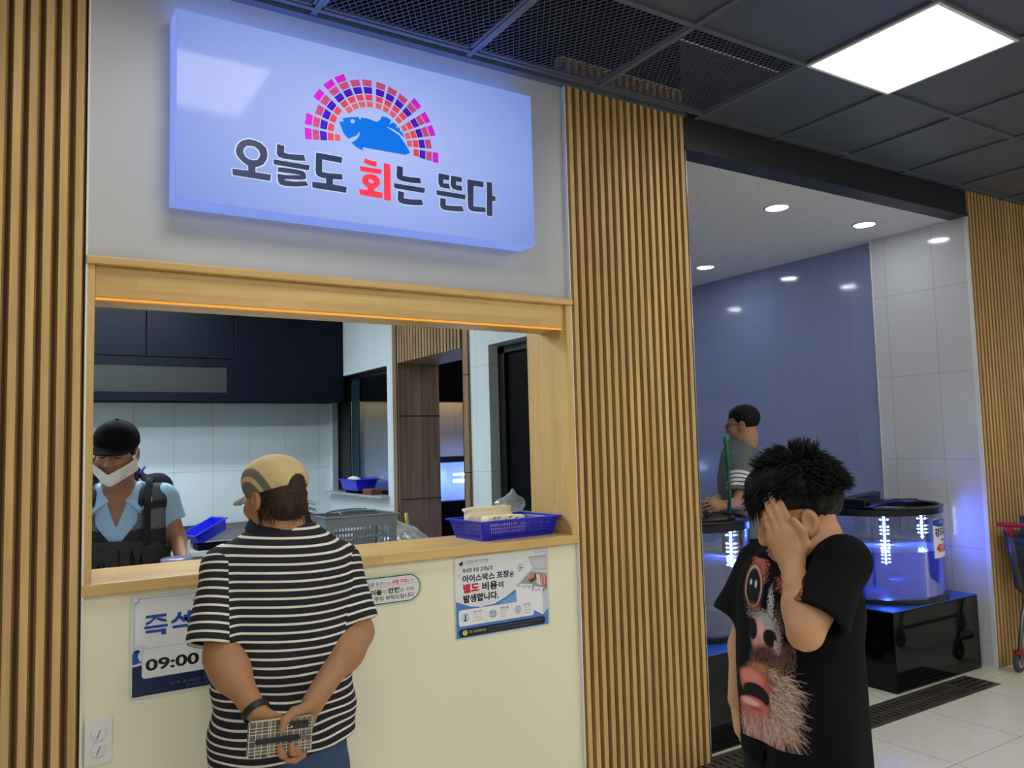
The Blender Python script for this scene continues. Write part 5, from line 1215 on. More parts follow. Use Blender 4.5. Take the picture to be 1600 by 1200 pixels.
# --- polo shirt
seL, seR = at(331, 1008, 2.44), at(558, 974, 2.43)
sh_secs = [(1.36, 0, .0, .060, .060), (1.325, 0, .0, .085, .080), (1.29, 0, .0, .124, .098), (1.235, 0, -.002, .176, .118), (1.14, 0, .005, .208, .140), (1.00, 0, .018, .208, .152), (.85, 0, .03, .206, .160), (.72, 0, .03, .214, .162), (.58, 0, .03, .216, .160)]
dL, dR = nrm(seL-shL), nrm(seR-shR)
def om_sl(P): return np.minimum(cut_tube(P, shL-dL*.0, seL, .066, .071, .010, .05), cut_tube(P, shR, seR, .066, .068, .010, .05))
def om_hem(q): return .655-.10*q[:, 0]*-1*.35+.02*np.sin(q[:, 0]*9)
def om_torso(P):
    q = OM.loc(P); d = s_col(q, sh_secs, 2.5); d = smax(d, q[:, 2]-1.325, .015)
    d = smin(d, np.minimum(s_cap(P, OM.pt(-.05, 0, 1.265), shL, .055, .062), s_cap(P, OM.pt(.05, 0, 1.265), shR, .055, .062)), .04)
    a = q[:, 0]; z = q[:, 2]
    f = np.sin((z*1.0+np.abs(a)*.55)*46+2*np.sin(a*9))*np.exp(-((z-.80)/.13)**2)*.0045+np.sin(a*40+z*12)*np.exp(-((z-.66)/.10)**2)*.0012
    return d+f+wob(P, 22, 3)*.0035
def om_shirt(P):
    q = OM.loc(P); d = om_torso(P); hz = om_hem(q); d = smax(d, hz-q[:, 2], .003)
    ins = s_col(q, [(z, x, y, a-.015, b-.015) for z, x, y, a, b in sh_secs], 2.5); d = smax(d, -np.maximum(ins, q[:, 2]-hz-.05), .003)
    d = smax(d, -s_cap(P, hf.pt(0, -.02, -.07), OM.pt(0, .01, 1.25), .060, .052), .004)
    return smin(d, om_sl(P)+wob(P, 30, 8)*.003, .022)
def om_stripe(P):
    q = OM.loc(P); t = q[:, 2]+.004*np.sin(q[:, 0]*14+1)+wob(P, 16, 5)*.0048+.003*np.sin(q[:, 0]*30+q[:, 2]*17)*np.clip((1.0-q[:, 2])*4, 0, 1)-.03*np.clip(np.abs(q[:, 0])-.12, 0, 1)*np.clip(q[:, 2]-1.15, 0, 1)*10
    return t
def om_stripe_s(P):
    q = OM.loc(P); a = nrm(seL-shL); b = nrm(seR-shR); ta = -(P-seL)@a+.0017; tb = -(P-seR)@b+.0017
    return np.where(q[:, 0] < 0, ta, tb)+wob(P, 18, 6)*.002
def om_sleeve_mask(P):
    q = OM.loc(P); sd = np.minimum(s_cap(P, shL+nrm(seL-shL)*.02, seL, .080, .084), s_cap(P, shR+nrm(seR-shR)*.02, seR, .080, .084))
    return np.minimum(np.minimum(-sd, np.abs(q[:, 0])-.166), 1.290-q[:, 2]+.0)
def stripe_mat():
    t = NT('striped_jersey'); a = t.new('ShaderNodeAttribute'); a.attribute_name = 'stripe'; a2 = t.new('ShaderNodeAttribute'); a2.attribute_name = 'stripe_s'; a3 = t.new('ShaderNodeAttribute'); a3.attribute_name = 'smask'; k_ = t.math('GREATER_THAN', a3.outputs['Fac'], 0.0)
    val = t.math('ADD', t.math('MULTIPLY', a2.outputs['Fac'], k_), t.math('MULTIPLY', a.outputs['Fac'], t.math('SUBTRACT', 1.0, k_)))
    f = t.math('FRACT', t.math('DIVIDE', val, .0243)); w = t.math('LESS_THAN', f, .27)
    _, v = t.xyz(); t.set(t.mix(w, srgb(40, 40, 46), srgb(226, 222, 206)), .85, spec=.2); t.bump(t.noise(v, 500, 2), .15, .001); return t.m
shm = stripe_mat()
s_o = soft('polo_shirt', [(om_shirt, (.26, 2.22, .58), (1.20, 2.76, 1.40), .0062)], shm, om, {'stripe': om_stripe, 'stripe_s': om_stripe_s, 'smask': om_sleeve_mask})
def om_collar(P):
    q = OM.loc(P)-V3(-.012, .004, 1.336); r = np.sqrt((q[:, 0]/1.03)**2+q[:, 1]**2); z = q[:, 2]-.16*q[:, 1]; R = .084-.50*(z)
    return smax(np.abs(r-R)-.0055, np.abs(z+.002)-.024, .006)
soft('collar', [(om_collar, OM.pt(0, 0, 1.32)-.14, OM.pt(0, 0, 1.32)+.14, .0045)], plain('collar_navy', srgb(38, 40, 48), .8), om)
trousers(om, OM, .70, .095, .188, .140, .52, plain('blue_jeans', srgb(62, 84, 112), .85, vary=.18, scale=40), .025, .072, .062)
shoes(om, OM, (-.10, .10), -.01, M_shoe)
def wband(P): d = nrm(wrL-elL); q = P-(wrL-d*-.006); t = q@d; r = np.sqrt(np.maximum((q*q).sum(1)-t*t, 0)); return smax(np.abs(r-.036)-.003, np.abs(t)-.0105, .002)
wb_ = soft('watch_strap', [(wband, wrL-.06, wrL+.06, .003)], plain('watch_black', srgb(22, 22, 24), .5), om)
# --- phone in a checked case
ph = thing('phone', 'phone in a grey checked case with three lenses held behind the man', 'phone', tuple(PH_C))
e1 = nrm(px(486, 1118, 2.245)-px(388, 1130, 2.245)); nP = nrm(np.cross(e1, (0, 0, 1))*1.0); nP = nP if nP[1] < 0 else -nP; nP = nrm(nP+V3(0, 0, .05)); e2 = np.cross(e1, nP); e2 = e2 if e2[2] > 0 else -e2
def pp_(u, v, w=0): return tuple(PH_C+e1*u+e2*v+nP*w)
HW, HH = .087, .0455
case = MB(); case.prism(rrect(-HW, HW, -HH, HH, .008), lambda u, v, w: pp_(u, v, w-.008), .016)
def check_mat():
    t = NT('checked_case'); a = t.new('ShaderNodeUVMap'); tc = t.new('ShaderNodeTexCoord'); sp_ = t.new('ShaderNodeSeparateXYZ'); at_ = t.new('ShaderNodeAttribute'); at_.attribute_name = 'pq'; t.link(at_.outputs['Vector'], sp_.inputs[0])
    def ln(c, per, off, w): f = t.math('FRACT', t.math('ADD', t.math('DIVIDE', c, per), off)); return t.math('LESS_THAN', f, w)
    u, v = sp_.outputs[0], sp_.outputs[1]
    l = t.math('MAXIMUM', t.math('MAXIMUM', ln(u, .017, .1, .10), ln(u, .085, .35, .02)), t.math('MAXIMUM', ln(v, .0165, .3, .10), ln(v, .05, .6, .03)))
    g = t.math('MULTIPLY', t.math('ADD', ln(u, .034, .0, .5), ln(v, .033, .0, .5)), .5)
    t.set(t.mix(l, t.mix(g, srgb(70, 62, 58), srgb(108, 98, 92)), srgb(206, 200, 176)), .45); return t.m
co = part('case', case, check_mat(), ph, smooth=True, angle=40)
an = co.data.attributes.new('pq', 'FLOAT_VECTOR', 'POINT')
for i, vtx in enumerate(co.data.vertices):
    wpt = np.array(WM[co] @ vtx.co)-PH_C; an.data[i].vector = (float(wpt@e1), float(wpt@e2), float(wpt@nP))
gs = MB(); gs.prism(rrect(-.070, .052, -.013, .001, .0065), lambda u, v, w: pp_(u, v, .008+w), .002); part('grip_band', gs, plain('grip_black', srgb(22, 22, 22), .5), ph)
gl_ = MB(); gl_.prism(rrect(.053, .068, -.013, .001, .002), lambda u, v, w: pp_(u, v, .008+w), .0022); part('grip_loop', gl_, check_mat(), ph)
ci = MB(); ci.prism(rrect(.022, .075, .016, .037, .009), lambda u, v, w: pp_(u, v, .008+w), .002); cam_i = part('camera_island', ci, plain('lens_black', srgb(12, 12, 14), .15), ph)
for k in range(3):
    m = MB(); c0 = (.038+.0145*k, .0265); m.cyl(pp_(*c0, .0095), pp_(*c0, .0125), .0064, n=20); part('lens', m, plain('lens_glass', srgb(18, 18, 24), .05), cam_i, smooth=True, angle=40)
m = MB(); m.cyl(pp_(.0265, .0225, .0095), pp_(.0265, .0225, .0108), .0022, n=12); part('flash', m, plain('flash_white', srgb(235, 230, 215), .3), cam_i)
# ================================================================== boy in the black T-shirt, hand over his eyes
bo = thing('person', 'boy in a black animal-face T-shirt covering his eyes with one hand', 'person', (1.652, 1.325, 0))
BF = Frame((1.652, 1.325, 0), (-.985, .17))
bh = Frame(at(1247, 808, 1.295), (-.72, .69), 15, 0); BS = 1.0
b_shN, b_elN, b_wrN = at(1318, 878, 1.165), at(1258, 988, 1.155), at(1238, 882, 1.250)      # near arm, raised
b_shF, b_elF, b_wrF = at(1190, 884, 1.475), at(1162, 1010, 1.50), at(1153, 1092, 1.475)     # far arm, hanging
tip = at(1199, 786, 1.165)
hn = Hand(b_wrN, at(1219, 829, 1.2705)-b_wrN, at(1225, 840, .9)-at(1225, 840, 1.135), 1, .87, [(.02, .14, .10), (.0, .14, .10), (.02, .18, .12), (.06, .24, .14)], spread=(-.06, -.02, .03, .08), fat=1.16)
hn.th = [hn.pt((.016, .020, -.004)), at(1258, 852, 1.228), at(1254, 830, 1.229), at(1240, 813, 1.240)]
hfz = at(1120, 1120, 1.50)-at(1153, 1120, 1.475)
hF = Hand(b_wrF, at(1163, 1180, 1.45)-b_wrF, hfz, -1, .86, [(.25, .45, .35), (.30, .5, .4), (.35, .55, .4), (.4, .6, .4)], fat=1.1)
b_secs = [(1.30, 0, 0, .05, .05), (1.24, 0, 0, .08, .065), (1.18, 0, 0, .10, .075), (1.0, 0, .01, .11, .085), (.80, 0, .01, .115, .09), (.66, 0, .01, .11, .09)]
def bo_arms(P):
    a = chain(P, [b_shN, b_elN, b_wrN], [.042, .037, .026], .015); a = smin(a, s_ell(P, b_elN*.66+b_wrN*.34, (.036, .036, .045)), .03)
    b = chain(P, [b_shF, b_elF, b_wrF], [.044, .037, .025], .02); return np.minimum(a, b)
def bo_head(P): return sdf_head(bh.loc(P), BS, .010, .90)
def bo_body(P):
    q = BF.loc(P); d = s_col(q, b_secs); d = smax(d, q[:, 2]-1.28, .02); d = smax(d, .64-q[:, 2], .02)
    d = smin(d, bo_head(P), .02); d = smin(d, s_cap(P, bh.pt(0, -.030, -.06), BF.pt(0, -.01, 1.22), .052, .060), .03)
    l = chain(mirror(q), [(.075, .01, .68), (.08, .02, .36), (.08, 0, .07)], [.075, .05, .036], .03)
    ah = smin(bo_arms(P), np.minimum(hn.sdf(P), hF.sdf(P)), .010); return smin(smin(d, l, .03), ah, .0015)
n0, n1 = hn.box(); f0_, f1_ = hF.box(); h0, h1 = bh.o-.15, bh.o+.15; n0 = np.minimum(n0, h0); n1 = np.maximum(n1, h1)
soft('body', [(bo_body, (1.22, .92, .02), (2.00, 1.70, 1.58), .008, [(n0, n1), (f0_, f1_)]), (bo_body, n0-.009, n1+.009, .0032), (bo_body, f0_-.009, f1_+.009, .0032)], M_skin_b, bo)
# hair: thick, black, standing up on the crown
def bo_hair(P):
    q = bh.loc(P)/BS; d = s_ell(q, (0, -.018, .058), (.093, .108, .096)); d = smin(d, s_ell(q, (0, .045, .098), (.066, .055, .034)), .03)
    d = d+wob(q*V3(1, 1, .45), 130, 15)*.0060+wob(q*V3(1, 1, .5), 260, 5)*.0025+wob(q, 48, 2)*.004
    m = mirror(q); d = smax(d, -(q[:, 2]+.030+.10*q[:, 1]*-1*0), .006) if False else d
    low = np.where(q[:, 1] > -.01, .030+(q[:, 1]-.02)*.20, -.075+np.clip(q[:, 1]+.06, 0, 1)*1.3); d = smax(d, low-q[:, 2], .010)
    d = smax(d, -s_ell(m, (.094, -.008, -.014), (.026, .028, .042)), .006)
    return d*BS
bhr = soft('hair', [(bo_hair, bh.o-.175, bh.o+.175, .0034)], M_hair_k, bo)
rr = random.Random(11); sl = []
for i in range(2800):
    a = rr.uniform(0, 2*PI); tz = rr.uniform(-.15, 1.0); rad = math.sqrt(max(0, 1-tz*tz)); x, y, z = .090*rad*math.cos(a), -.018+.104*rad*math.sin(a), .058+.092*tz
    if tz < .05 and y > -.01 and abs(x) > .05: continue
    if y > .05 and z < .05: continue
    n = Vector((x, y+.016, (z-.03)*1.1)).normalized(); w = Vector((0, .75 if y > -.03 else -.3, .5 if tz > .75 else -.55)); w += Vector((rr.uniform(-.4, .4), rr.uniform(-.35, .35), rr.uniform(-.3, .3))); up_ = .75 if tz > .72 else .48
    L = rr.uniform(.014, .032)*(1.25 if tz > .75 else 1); p = Vector((x, y, z))+n*.0035; p1 = p+(n*up_+w*(1-up_*.6)).normalized()*L*.55; p2 = p1+(n*up_*.35+w*.9).normalized()*L*.5
    sl.append([tuple(v*BS) for v in (p, p1, p2)])
for i in range(110):                                     # fringe over the forehead
    x = rr.uniform(-.068, .068); z = rr.uniform(.052, .095); y = .070+.02*(1-abs(x)/.07); L = rr.uniform(.03, .05)
    sl.append([tuple(v*BS) for v in (Vector((x, y, z)), Vector((x*1.04, y+.016, z-L*.35)), Vector((x*1.06+rr.uniform(-.008, .008), y+.022, z-L)))])
for i in range(16):
    x, y = rr.uniform(-.03, .03), rr.uniform(-.07, .0); sl.append([tuple(v*BS) for v in (Vector((x, y, .13)), Vector((x*1.1, y-.004, .148)), Vector((x*1.4+rr.uniform(-.012, .012), y+rr.uniform(-.02, .01), .172)))])
strands('hair_strands', bh, sl, M_hair_k, bhr, .0024)
for s in (-1, 1):
    part('eyebrow', MB().tube([tuple(bh.pt(s*.012*BS, .0905*BS, .020*BS)), tuple(bh.pt(s*.03*BS, .083*BS, .027*BS)), tuple(bh.pt(s*.050*BS, .066*BS, .022*BS))], [.0028, .0036, .0018], 6), M_hair_k, bo, smooth=True)
    part('closed_eye', MB().tube([tuple(bh.pt(s*x*BS, y*BS, z*BS)) for x, y, z in ((.016, .0845, -.002), (.030, .0862, -.006), (.046, .0775, -.002))], [.001, .0017, .001], 5), M_hair_k, bo, smooth=True)
lp = MB(); lp.tube([tuple(bh.pt(x*BS, y*BS, -.0585*BS)) for x, y in ((-.02, .0815), (-.01, .0905), (0, .093), (.01, .0905), (.02, .0815))], [.0016, .0034, .0036, .0034, .0016], 6); lp.tube([tuple(bh.pt(x*BS, y*BS, -.069*BS)) for x, y in ((-.018, .081), (0, .092), (.018, .081))], [.0018, .0042, .0018], 6)
part('lips', lp, skin('lip_boy', (176, 104, 90)), bo, smooth=True)
# T-shirt
t_secs = [(1.30, 0, -.01, .055, .050), (1.262, 0, -.008, .095, .075), (1.225, 0, -.005, .145, .10), (1.17, 0, 0, .165, .118), (1.0, 0, .010, .162, .126), (.85, 0, .010, .162, .128), (.72, 0, .01, .166, .132), (.60, 0, .01, .168, .132)]
b_seN, b_seF = at(1274, 970, 1.158), at(1158, 966, 1.51)
dN, dF = nrm(b_seN-b_shN), nrm(b_seF-b_shF)
def bo_tor(P):
    q = BF.loc(P); d = s_col(q, t_secs, 2.3); d = smax(d, q[:, 2]-1.285, .012)
    d = smin(d, np.minimum(s_cap(P, BF.pt(.03, -.01, 1.225), b_shF, .052, .052), s_cap(P, BF.pt(-.03, -.01, 1.222), b_shN, .052, .050)), .04)
    a = np.arctan2(q[:, 0], -q[:, 1]); f = np.sin(a*7+q[:, 2]*5)*.006*np.clip((1.05-q[:, 2])*4, 0, 1)+np.sin((q[:, 2]*.8+q[:, 0]*.9)*38)*.0035*np.exp(-((q[:, 2]-1.12)/.07)**2)*(q[:, 1] < .02)
    core = s_col(q, b_secs); core = smin(smax(core, q[:, 2]-1.235, .02), s_cap(P, BF.pt(-.03, -.01, 1.21), b_shN, .048, .044), .03)-.010
    return smin(d+f, core, .015)
def bo_shirt(P):
    q = BF.loc(P); d = bo_tor(P); hz = .755-.32*np.clip(-q[:, 0], -.12, .18)*.9+.14*(q[:, 1]); d = smax(d, hz-q[:, 2], .003)
    ins = s_col(q, [(z, x, y, a-.009, b-.009) for z, x, y, a, b in t_secs], 2.3); d = smax(d, -np.maximum(ins, q[:, 2]-hz-.06), .003)
    sl_ = np.minimum(cut_tube(P, b_shN, b_seN, .053, .070, .011, .04), cut_tube(P, b_shF, b_seF, .060, .078, .011, .05))
    d = smin(d, sl_+wob(P, 40, 3)*.002, .030)
    return smax(d, -s_cap(P, bh.pt(0, -.03, -.05), BF.pt(0, .012, 1.205), .057, .058), .004)
M_tee = plain('black_cotton', srgb(13, 14, 18), .9, vary=.1, scale=30, bump=.15, bscale=420)
tee = soft('t_shirt', [(bo_shirt, (1.22, .92, .58), (2.02, 1.72, 1.36), .0055)], M_tee, bo)
def bo_neck(P):
    q = BF.loc(P)-V3(0, .004, 1.262); z = q[:, 2]+.20*q[:, 1]; r = np.sqrt(q[:, 0]**2/1.1**2+q[:, 1]**2); return smax(np.abs(r-.070)-.0055, np.abs(z)-.010, .004)
trousers(bo, BF, .80, .075, .150, .120, .56, plain('black_trousers', srgb(20, 21, 25), .85, vary=.15), .01, .066, .055, name='trousers')
shoes(bo, BF, (-.085, .085), .0, M_shoe, .9)
# printed animal face on the chest: a fine coloured skin over the shirt front
def print_image(nu, nv):
    s = np.linspace(-.135, .155, nu)[:, None]+np.zeros((1, nv)); z = np.linspace(.800, 1.235, nv)[None, :]+np.zeros((nu, 1)); g = np.random.default_rng(3)
    img = np.zeros((nu, nv, 3))+np.array(srgb(13, 14, 18))
    n1 = g.random((nu, nv)); fur = np.abs(np.sin(s*420+np.sin(z*70)*3+n1*1.6))
    def mixin(mask, rgb, a=1.0): m = np.clip(mask*a, 0, 1)[..., None]; img[:] = img*(1-m)+np.array(srgb(*rgb))*m
    def blob(cx, cz, rx, rz, soft=.25): d = np.sqrt(((s-cx)/rx)**2+((z-cz)/rz)**2); return np.clip((1-d)/soft+.5, 0, 1)
    def spk(m, lo=.15): return (m > lo+n1*.8).astype(float)
    n2 = g.random((nu, nv)); streak = np.abs(np.sin(s*520+n2*2.2+np.sin(z*60)*2))
    mixin(spk(blob(-.045, 1.215, .036, .048, .9)), (196, 104, 88)); mixin(spk(blob(.095, 1.190, .060, .030, .9)), (200, 112, 98))
    mixin(blob(-.062, 1.166, .043, .056, .12), (70, 40, 34)); mixin(blob(-.062, 1.170, .037, .049, .10), (222, 172, 148)); mixin(blob(-.062, 1.168, .031, .043, .10), (8, 8, 10))
    mixin(blob(-.074, 1.178, .0050, .0065, .4), (240, 242, 246)); mixin(blob(-.052, 1.176, .0045, .009, .4), (240, 242, 246))
    mixin(spk(blob(-.05, 1.110, .045, .022, 1.2), .35), (150, 146, 148)); mixin(spk(blob(-.055, 1.118, .05, .018, 1.0), .5), (140, 90, 66)); mixin(spk(blob(.012, 1.13, .014, .055, 1.0), .3), (190, 190, 196)); mixin(spk(blob(.035, 1.09, .03, .06, 1.0), .5), (120, 84, 70))
    mixin(blob(-.015, 1.056, .056, .058, .25), (92, 86, 86)); mixin(spk(blob(-.012, 1.086, .044, .028, .9), .1), (186, 184, 184)); mixin(spk(blob(.03, 1.05, .022, .04, .9), .3), (178, 160, 158)); mixin(blob(-.036, 1.052, .030, .040, .6), (226, 168, 160)); mixin(blob(-.030, 1.075, .014, .020, .5), (238, 196, 188))
    mixin(blob(.006, 1.056, .026, .021, .15), (10, 9, 11)); mixin(blob(-.062, 1.068, .018, .026, .15), (10, 9, 11)); mixin(blob(.026, 1.044, .006, .010, .4), (200, 170, 166))
    mixin(blob(-.014, .998, .056, .036, .4), (126, 84, 78)); mixin(blob(-.014, .996, .054, .038, .5)*(streak > .55), (44, 22, 22)); mixin(blob(-.03, .973, .054, .017, .6)*(streak > .3), (200, 136, 92))
    mixin(spk(blob(.030, .905, .062, .090, .8), .1), (140, 98, 80)); mixin(spk(blob(-.045, .838, .078, .042, .9), .1), (176, 112, 104))
    mixin(blob(-.060, .935, .062, .038, .15), (206, 92, 88)); mixin(blob(-.072, .948, .046, .020, .6), (236, 146, 134)); mixin(blob(-.056, .913, .054, .024, .12), (12, 7, 9)); mixin(blob(-.026, .904, .024, .013, .3), (12, 7, 9))
    mixin(blob(-.066, .880, .060, .021, .2), (214, 104, 106)); mixin(blob(-.080, .886, .036, .009, .5), (242, 184, 178)); mixin(blob(-.066, .872, .03, .005, .6), (160, 60, 64)); mixin(spk(blob(-.07, .857, .057, .018, .9), .1), (196, 110, 106))
    # white whisker strokes fanning out from the chin and cheek
    ds, dz = s[1, 0]-s[0, 0], z[0, 1]-z[0, 0]
    def stroke(x0, z0, a, L, rgb, w=1):
        n = int(L/.0010)
        for k in range(n):
            f = k/n; x = x0+math.cos(a)*L*f; y = z0+math.sin(a)*L*f-.35*L*f*f*.6; i = int((x+.135)/ds); j = int((y-.800)/dz)
            if 0 <= i < nu-w and 0 <= j < nv: img[i:i+w, j] = img[i:i+w, j]*(.25+.5*f)+np.array(srgb(*rgb))*(.75-.5*f)
    R = random.Random(9)
    for k in range(300):
        x0 = R.uniform(.0, .07); z0 = R.uniform(.835, .985); a = R.uniform(-.9, .35)-(.9-z0)*3; c = R.choice([(204, 184, 164), (176, 146, 122), (140, 100, 82), (214, 202, 188)]); stroke(x0, z0, a, R.uniform(.03, .07)*(1.1 if x0 > .03 else .7), c)
    for k in range(260):
        x0 = R.uniform(-.115, .05); z0 = R.uniform(.822, .872)-abs(x0)*.1; a = R.uniform(-2.1, -1.0); c = R.choice([(206, 178, 166), (190, 134, 124), (160, 112, 100), (214, 200, 190)]); stroke(x0, z0, a, R.uniform(.02, .045), c)
    for k in range(120): stroke(R.uniform(.045, .095), R.uniform(1.0, 1.06), R.uniform(-1.9, -.6), R.uniform(.008, .02), (110, 80, 70))
    return s, z, img
def shirt_print():
    from mathutils.bvhtree import BVHTree
    nu, nv = 150, 220; s, z, img = print_image(nu, nv)
    me = tee.data; Mw = WM[tee]; bv = BVHTree.FromPolygons([tuple(Mw @ v.co) for v in me.vertices], [tuple(p.vertices) for p in me.polygons])
    pf = np.array((-.90, -.43, 0)); pf = pf/np.linalg.norm(pf); left = np.array((-pf[1]*-1, -pf[0], 0)); left = np.array((pf[1]*-1*-1, -pf[0]*1, 0)); left = np.cross((0, 0, 1), pf)
    fd = Vector(tuple(-pf)); idx = -np.ones((nu, nv), int); vs, cols = [], []; c0 = BF.o+np.array((0, 0, 0))
    for i in range(nu):
        for j in range(nv):
            o = c0+pf*.6+left*(-.112+(s[i, j]+.10)*.70); hit, nn, fi, dist = bv.ray_cast(Vector((float(o[0]), float(o[1]), float(1.55-(1.55-z[i, j])*.947))), fd, 1.0)
            if hit is None: continue
            if abs(dist-.45) > .22: continue
            p = hit+nn*.0016 if nn.dot(fd) < 0 else hit-nn*.0016; idx[i, j] = len(vs); vs.append(tuple(p)); cols.append(img[i, j]*.85)
    fs = []
    for i in range(nu-1):
        for j in range(nv-1):
            q = (idx[i, j], idx[i+1, j], idx[i+1, j+1], idx[i, j+1])
            if min(q) < 0: continue
            if max((Vector(vs[q[0]])-Vector(vs[q[2]])).length, (Vector(vs[q[1]])-Vector(vs[q[3]])).length) > .020: continue
            if max(float(np.abs(img[i, j]-img[0, 0]).max()), float(np.abs(img[i+1, j+1]-img[0, 0]).max())) < .002: continue
            fs.append(q)
    mb = MB(); mb.v = vs; mb.f = fs; mb.m = [0]*len(fs); me2 = bpy.data.meshes.new('shirt_print'); me2.from_pydata(vs, [], fs); me2.transform(WM[bo].inverted())
    a = me2.attributes.new('Col', 'FLOAT_COLOR', 'POINT'); q = np.ones((len(vs), 4), np.float32); q[:, :3] = np.array(cols); a.data.foreach_set('color', q.ravel())
    me2.polygons.foreach_set('use_smooth', [True]*len(fs)); me2.materials.append(by_attr('print_ink', .8, bump=0)); o = bpy.data.objects.new('shirt_print', me2); C.objects.link(o); o.parent = bo; o['label'] = 'printed animal face'; WM[o] = WM[bo].copy()
shirt_print()
# ================================================================== cook behind the hatch
ck = thing('person', 'cook in a black cap, lowered face mask and dark apron looking down', 'person', (.43, 3.86, 0))
CF = Frame((.43, 3.86, 0), (-.22, -.975))
ch = Frame(at(181, 706, 3.72), (-.36, -.93), 13, 4)
c_sh1, c_el1, c_wr1 = at(255, 778, 3.86), at(277, 842, 3.82), at(290, 885, 3.62)              # his left arm
c_sh2 = CF.pt(.185, 0, 1.33); c_el2 = CF.pt(.24, .06, 1.05); c_wr2 = CF.pt(.10, .26, .98)     # his right arm, behind the jamb
c_secs = [(1.45, 0, .0, .06, .06), (1.39, 0, 0, .10, .08), (1.33, 0, 0, .165, .10), (1.2, 0, .01, .175, .115), (1.0, 0, .01, .145, .10), (.80, 0, 0, .14, .10), (.72, 0, 0, .135, .10)]
h1_ = Hand(c_wr1, (-.35, -.55, -.75), (.6, -.5, .3), -1, 1.0, [(.5, .6, .4)]*4); h2_ = Hand(c_wr2, CF.vec(-.6, .6, -.4), CF.vec(.2, .3, .9), 1, 1.0, [(.5, .6, .4)]*4)
def ck_body(P):
    q = CF.loc(P); d = s_col(q, c_secs); d = smax(d, q[:, 2]-1.43, .02); d = smax(d, .72-q[:, 2], .02)
    d = smin(d, sdf_head(ch.loc(P), 1.0, .0), .02); d = smin(d, s_cap(P, ch.pt(0, -.03, -.06), CF.pt(0, .0, 1.36), .054, .062), .03)
    a = np.minimum(chain(P, [c_sh1, c_el1, c_wr1], [.044, .038, .029], .02), chain(P, [c_sh2, c_el2, c_wr2], [.044, .038, .029], .02))
    d = smin(d, smin(a, np.minimum(h1_.sdf(P), h2_.sdf(P)), .010), .025)
    l = chain(mirror(q), [(.09, 0, .75), (.10, .01, .42), (.10, 0, .08)], [.09, .055, .04], .03); return smin(d, l, .03)
a0, a1 = ch.o-.15, ch.o+.15; g0, g1 = h1_.box(); e0, e1_ = h2_.box()
soft('body', [(ck_body, (.05, 3.45, .02), (.85, 4.10, 1.60), .009, [(a0, a1), (g0, g1), (e0, e1_)]), (ck_body, a0-.010, a1+.010, .004), (ck_body, g0-.010, g1+.010, .0045), (ck_body, e0-.010, e1_+.010, .0045)], M_skin_c, ck)
def ck_hair(P):
    q = ch.loc(P); d = s_ell(q, (0, -.016, .036), (.081, .100, .086))+wob(q*V3(1, 1, .4), 150, 7)*.002; d = smax(d, .0-q[:, 2]-.055+np.clip(q[:, 1]+.02, 0, 1)*.9, .006); d = smax(d, q[:, 2]-.06, .004)
    return smax(d, -s_ell(mirror(q), (.09, -.010, -.010), (.022, .022, .038)), .005)
soft('hair', [(ck_hair, a0, a1, .0045)], M_hair_k, ck)
def ck_cap(P):
    q = ch.loc(P); d = smin(s_ell(q, (0, -.012, .046), (.088, .106, .088)), s_ell(q, (0, .03, .07), (.072, .06, .058)), .02); d = smax(d, .028-.05*q[:, 1]-q[:, 2], .004)
    d = smax(d, -np.maximum(s_ell(q, (0, -.012, .042), (.082, .100, .082)), q[:, 2]-.09), .003)
    b = s_ell(q, (0, .095, .020), (.076, .068, .05)); t_ = np.abs(q[:, 2]-(.036-1.6*q[:, 0]**2-.17*(q[:, 1]-.08)))-.0032; b = np.maximum(smax(b, t_, .003), .060-q[:, 1])
    return np.minimum(np.minimum(d, b), s_ell(q, (0, -.008, .135), (.009, .009, .006)))
soft('cap', [(ck_cap, a0-.04, a1+.06, .0036)], plain('cap_black', srgb(9, 10, 14), .9, spec=.2), ck)
def ck_mask(P):
    q = ch.loc(P); base = sdf_head(q, 1.0, .004, 1.0, False)-.0130; sh_ = np.abs(base)-.0022; zt = -.066-.10*q[:, 1]+.4*np.abs(q[:, 0]); zt = -.078+.62*np.abs(q[:, 0])
    d = smax(sh_, q[:, 2]-zt-.008, .002); d = smax(d, (zt-.052)-q[:, 2], .002); return smax(d, -.004-q[:, 1]+.0, .003)
mk_ = soft('face_mask', [(ck_mask, a0, a1, .0032)], plain('mask_white', srgb(222, 222, 220), .85), ck)
for s in (-1, 1): part('ear_loop', MB().tube([tuple(ch.pt(s*.074, .010, -.038)), tuple(ch.pt(s*.081, .010, .0)), tuple(ch.pt(s*.086, -.010, .026))], .0022, 6), plain('loop_white', srgb(216, 216, 214), .8), mk_, smooth=True)
for s in (-1, 1):
    part('eyebrow', MB().tube([tuple(ch.pt(s*x, y, z)) for x, y, z in ((.012, .0925, .021), (.03, .0855, .028), (.052, .068, .022))], [.003, .0036, .0016], 6), M_hair_k, ck, smooth=True)
    part('lowered_eyelid', MB().tube([tuple(ch.pt(s*x, y, z)) for x, y, z in ((.016, .0850, -.003), (.031, .0868, -.007), (.047, .0775, -.003))], [.0012, .0022, .0012], 5), M_hair_k, ck, smooth=True)
lp = MB(); lp.tube([tuple(ch.pt(x, y, -.0585)) for x, y in ((-.021, .0805), (-.01, .0905), (0, .0930), (.01, .0905), (.021, .0805))], [.0016, .003, .0032, .003, .0016], 6); lp.tube([tuple(ch.pt(x, y, -.069)) for x, y in ((-.018, .081), (0, .0915), (.018, .081))], [.0016, .004, .0016], 6)
part('lips', lp, skin('lip_cook', (150, 88, 76)), ck, smooth=True)
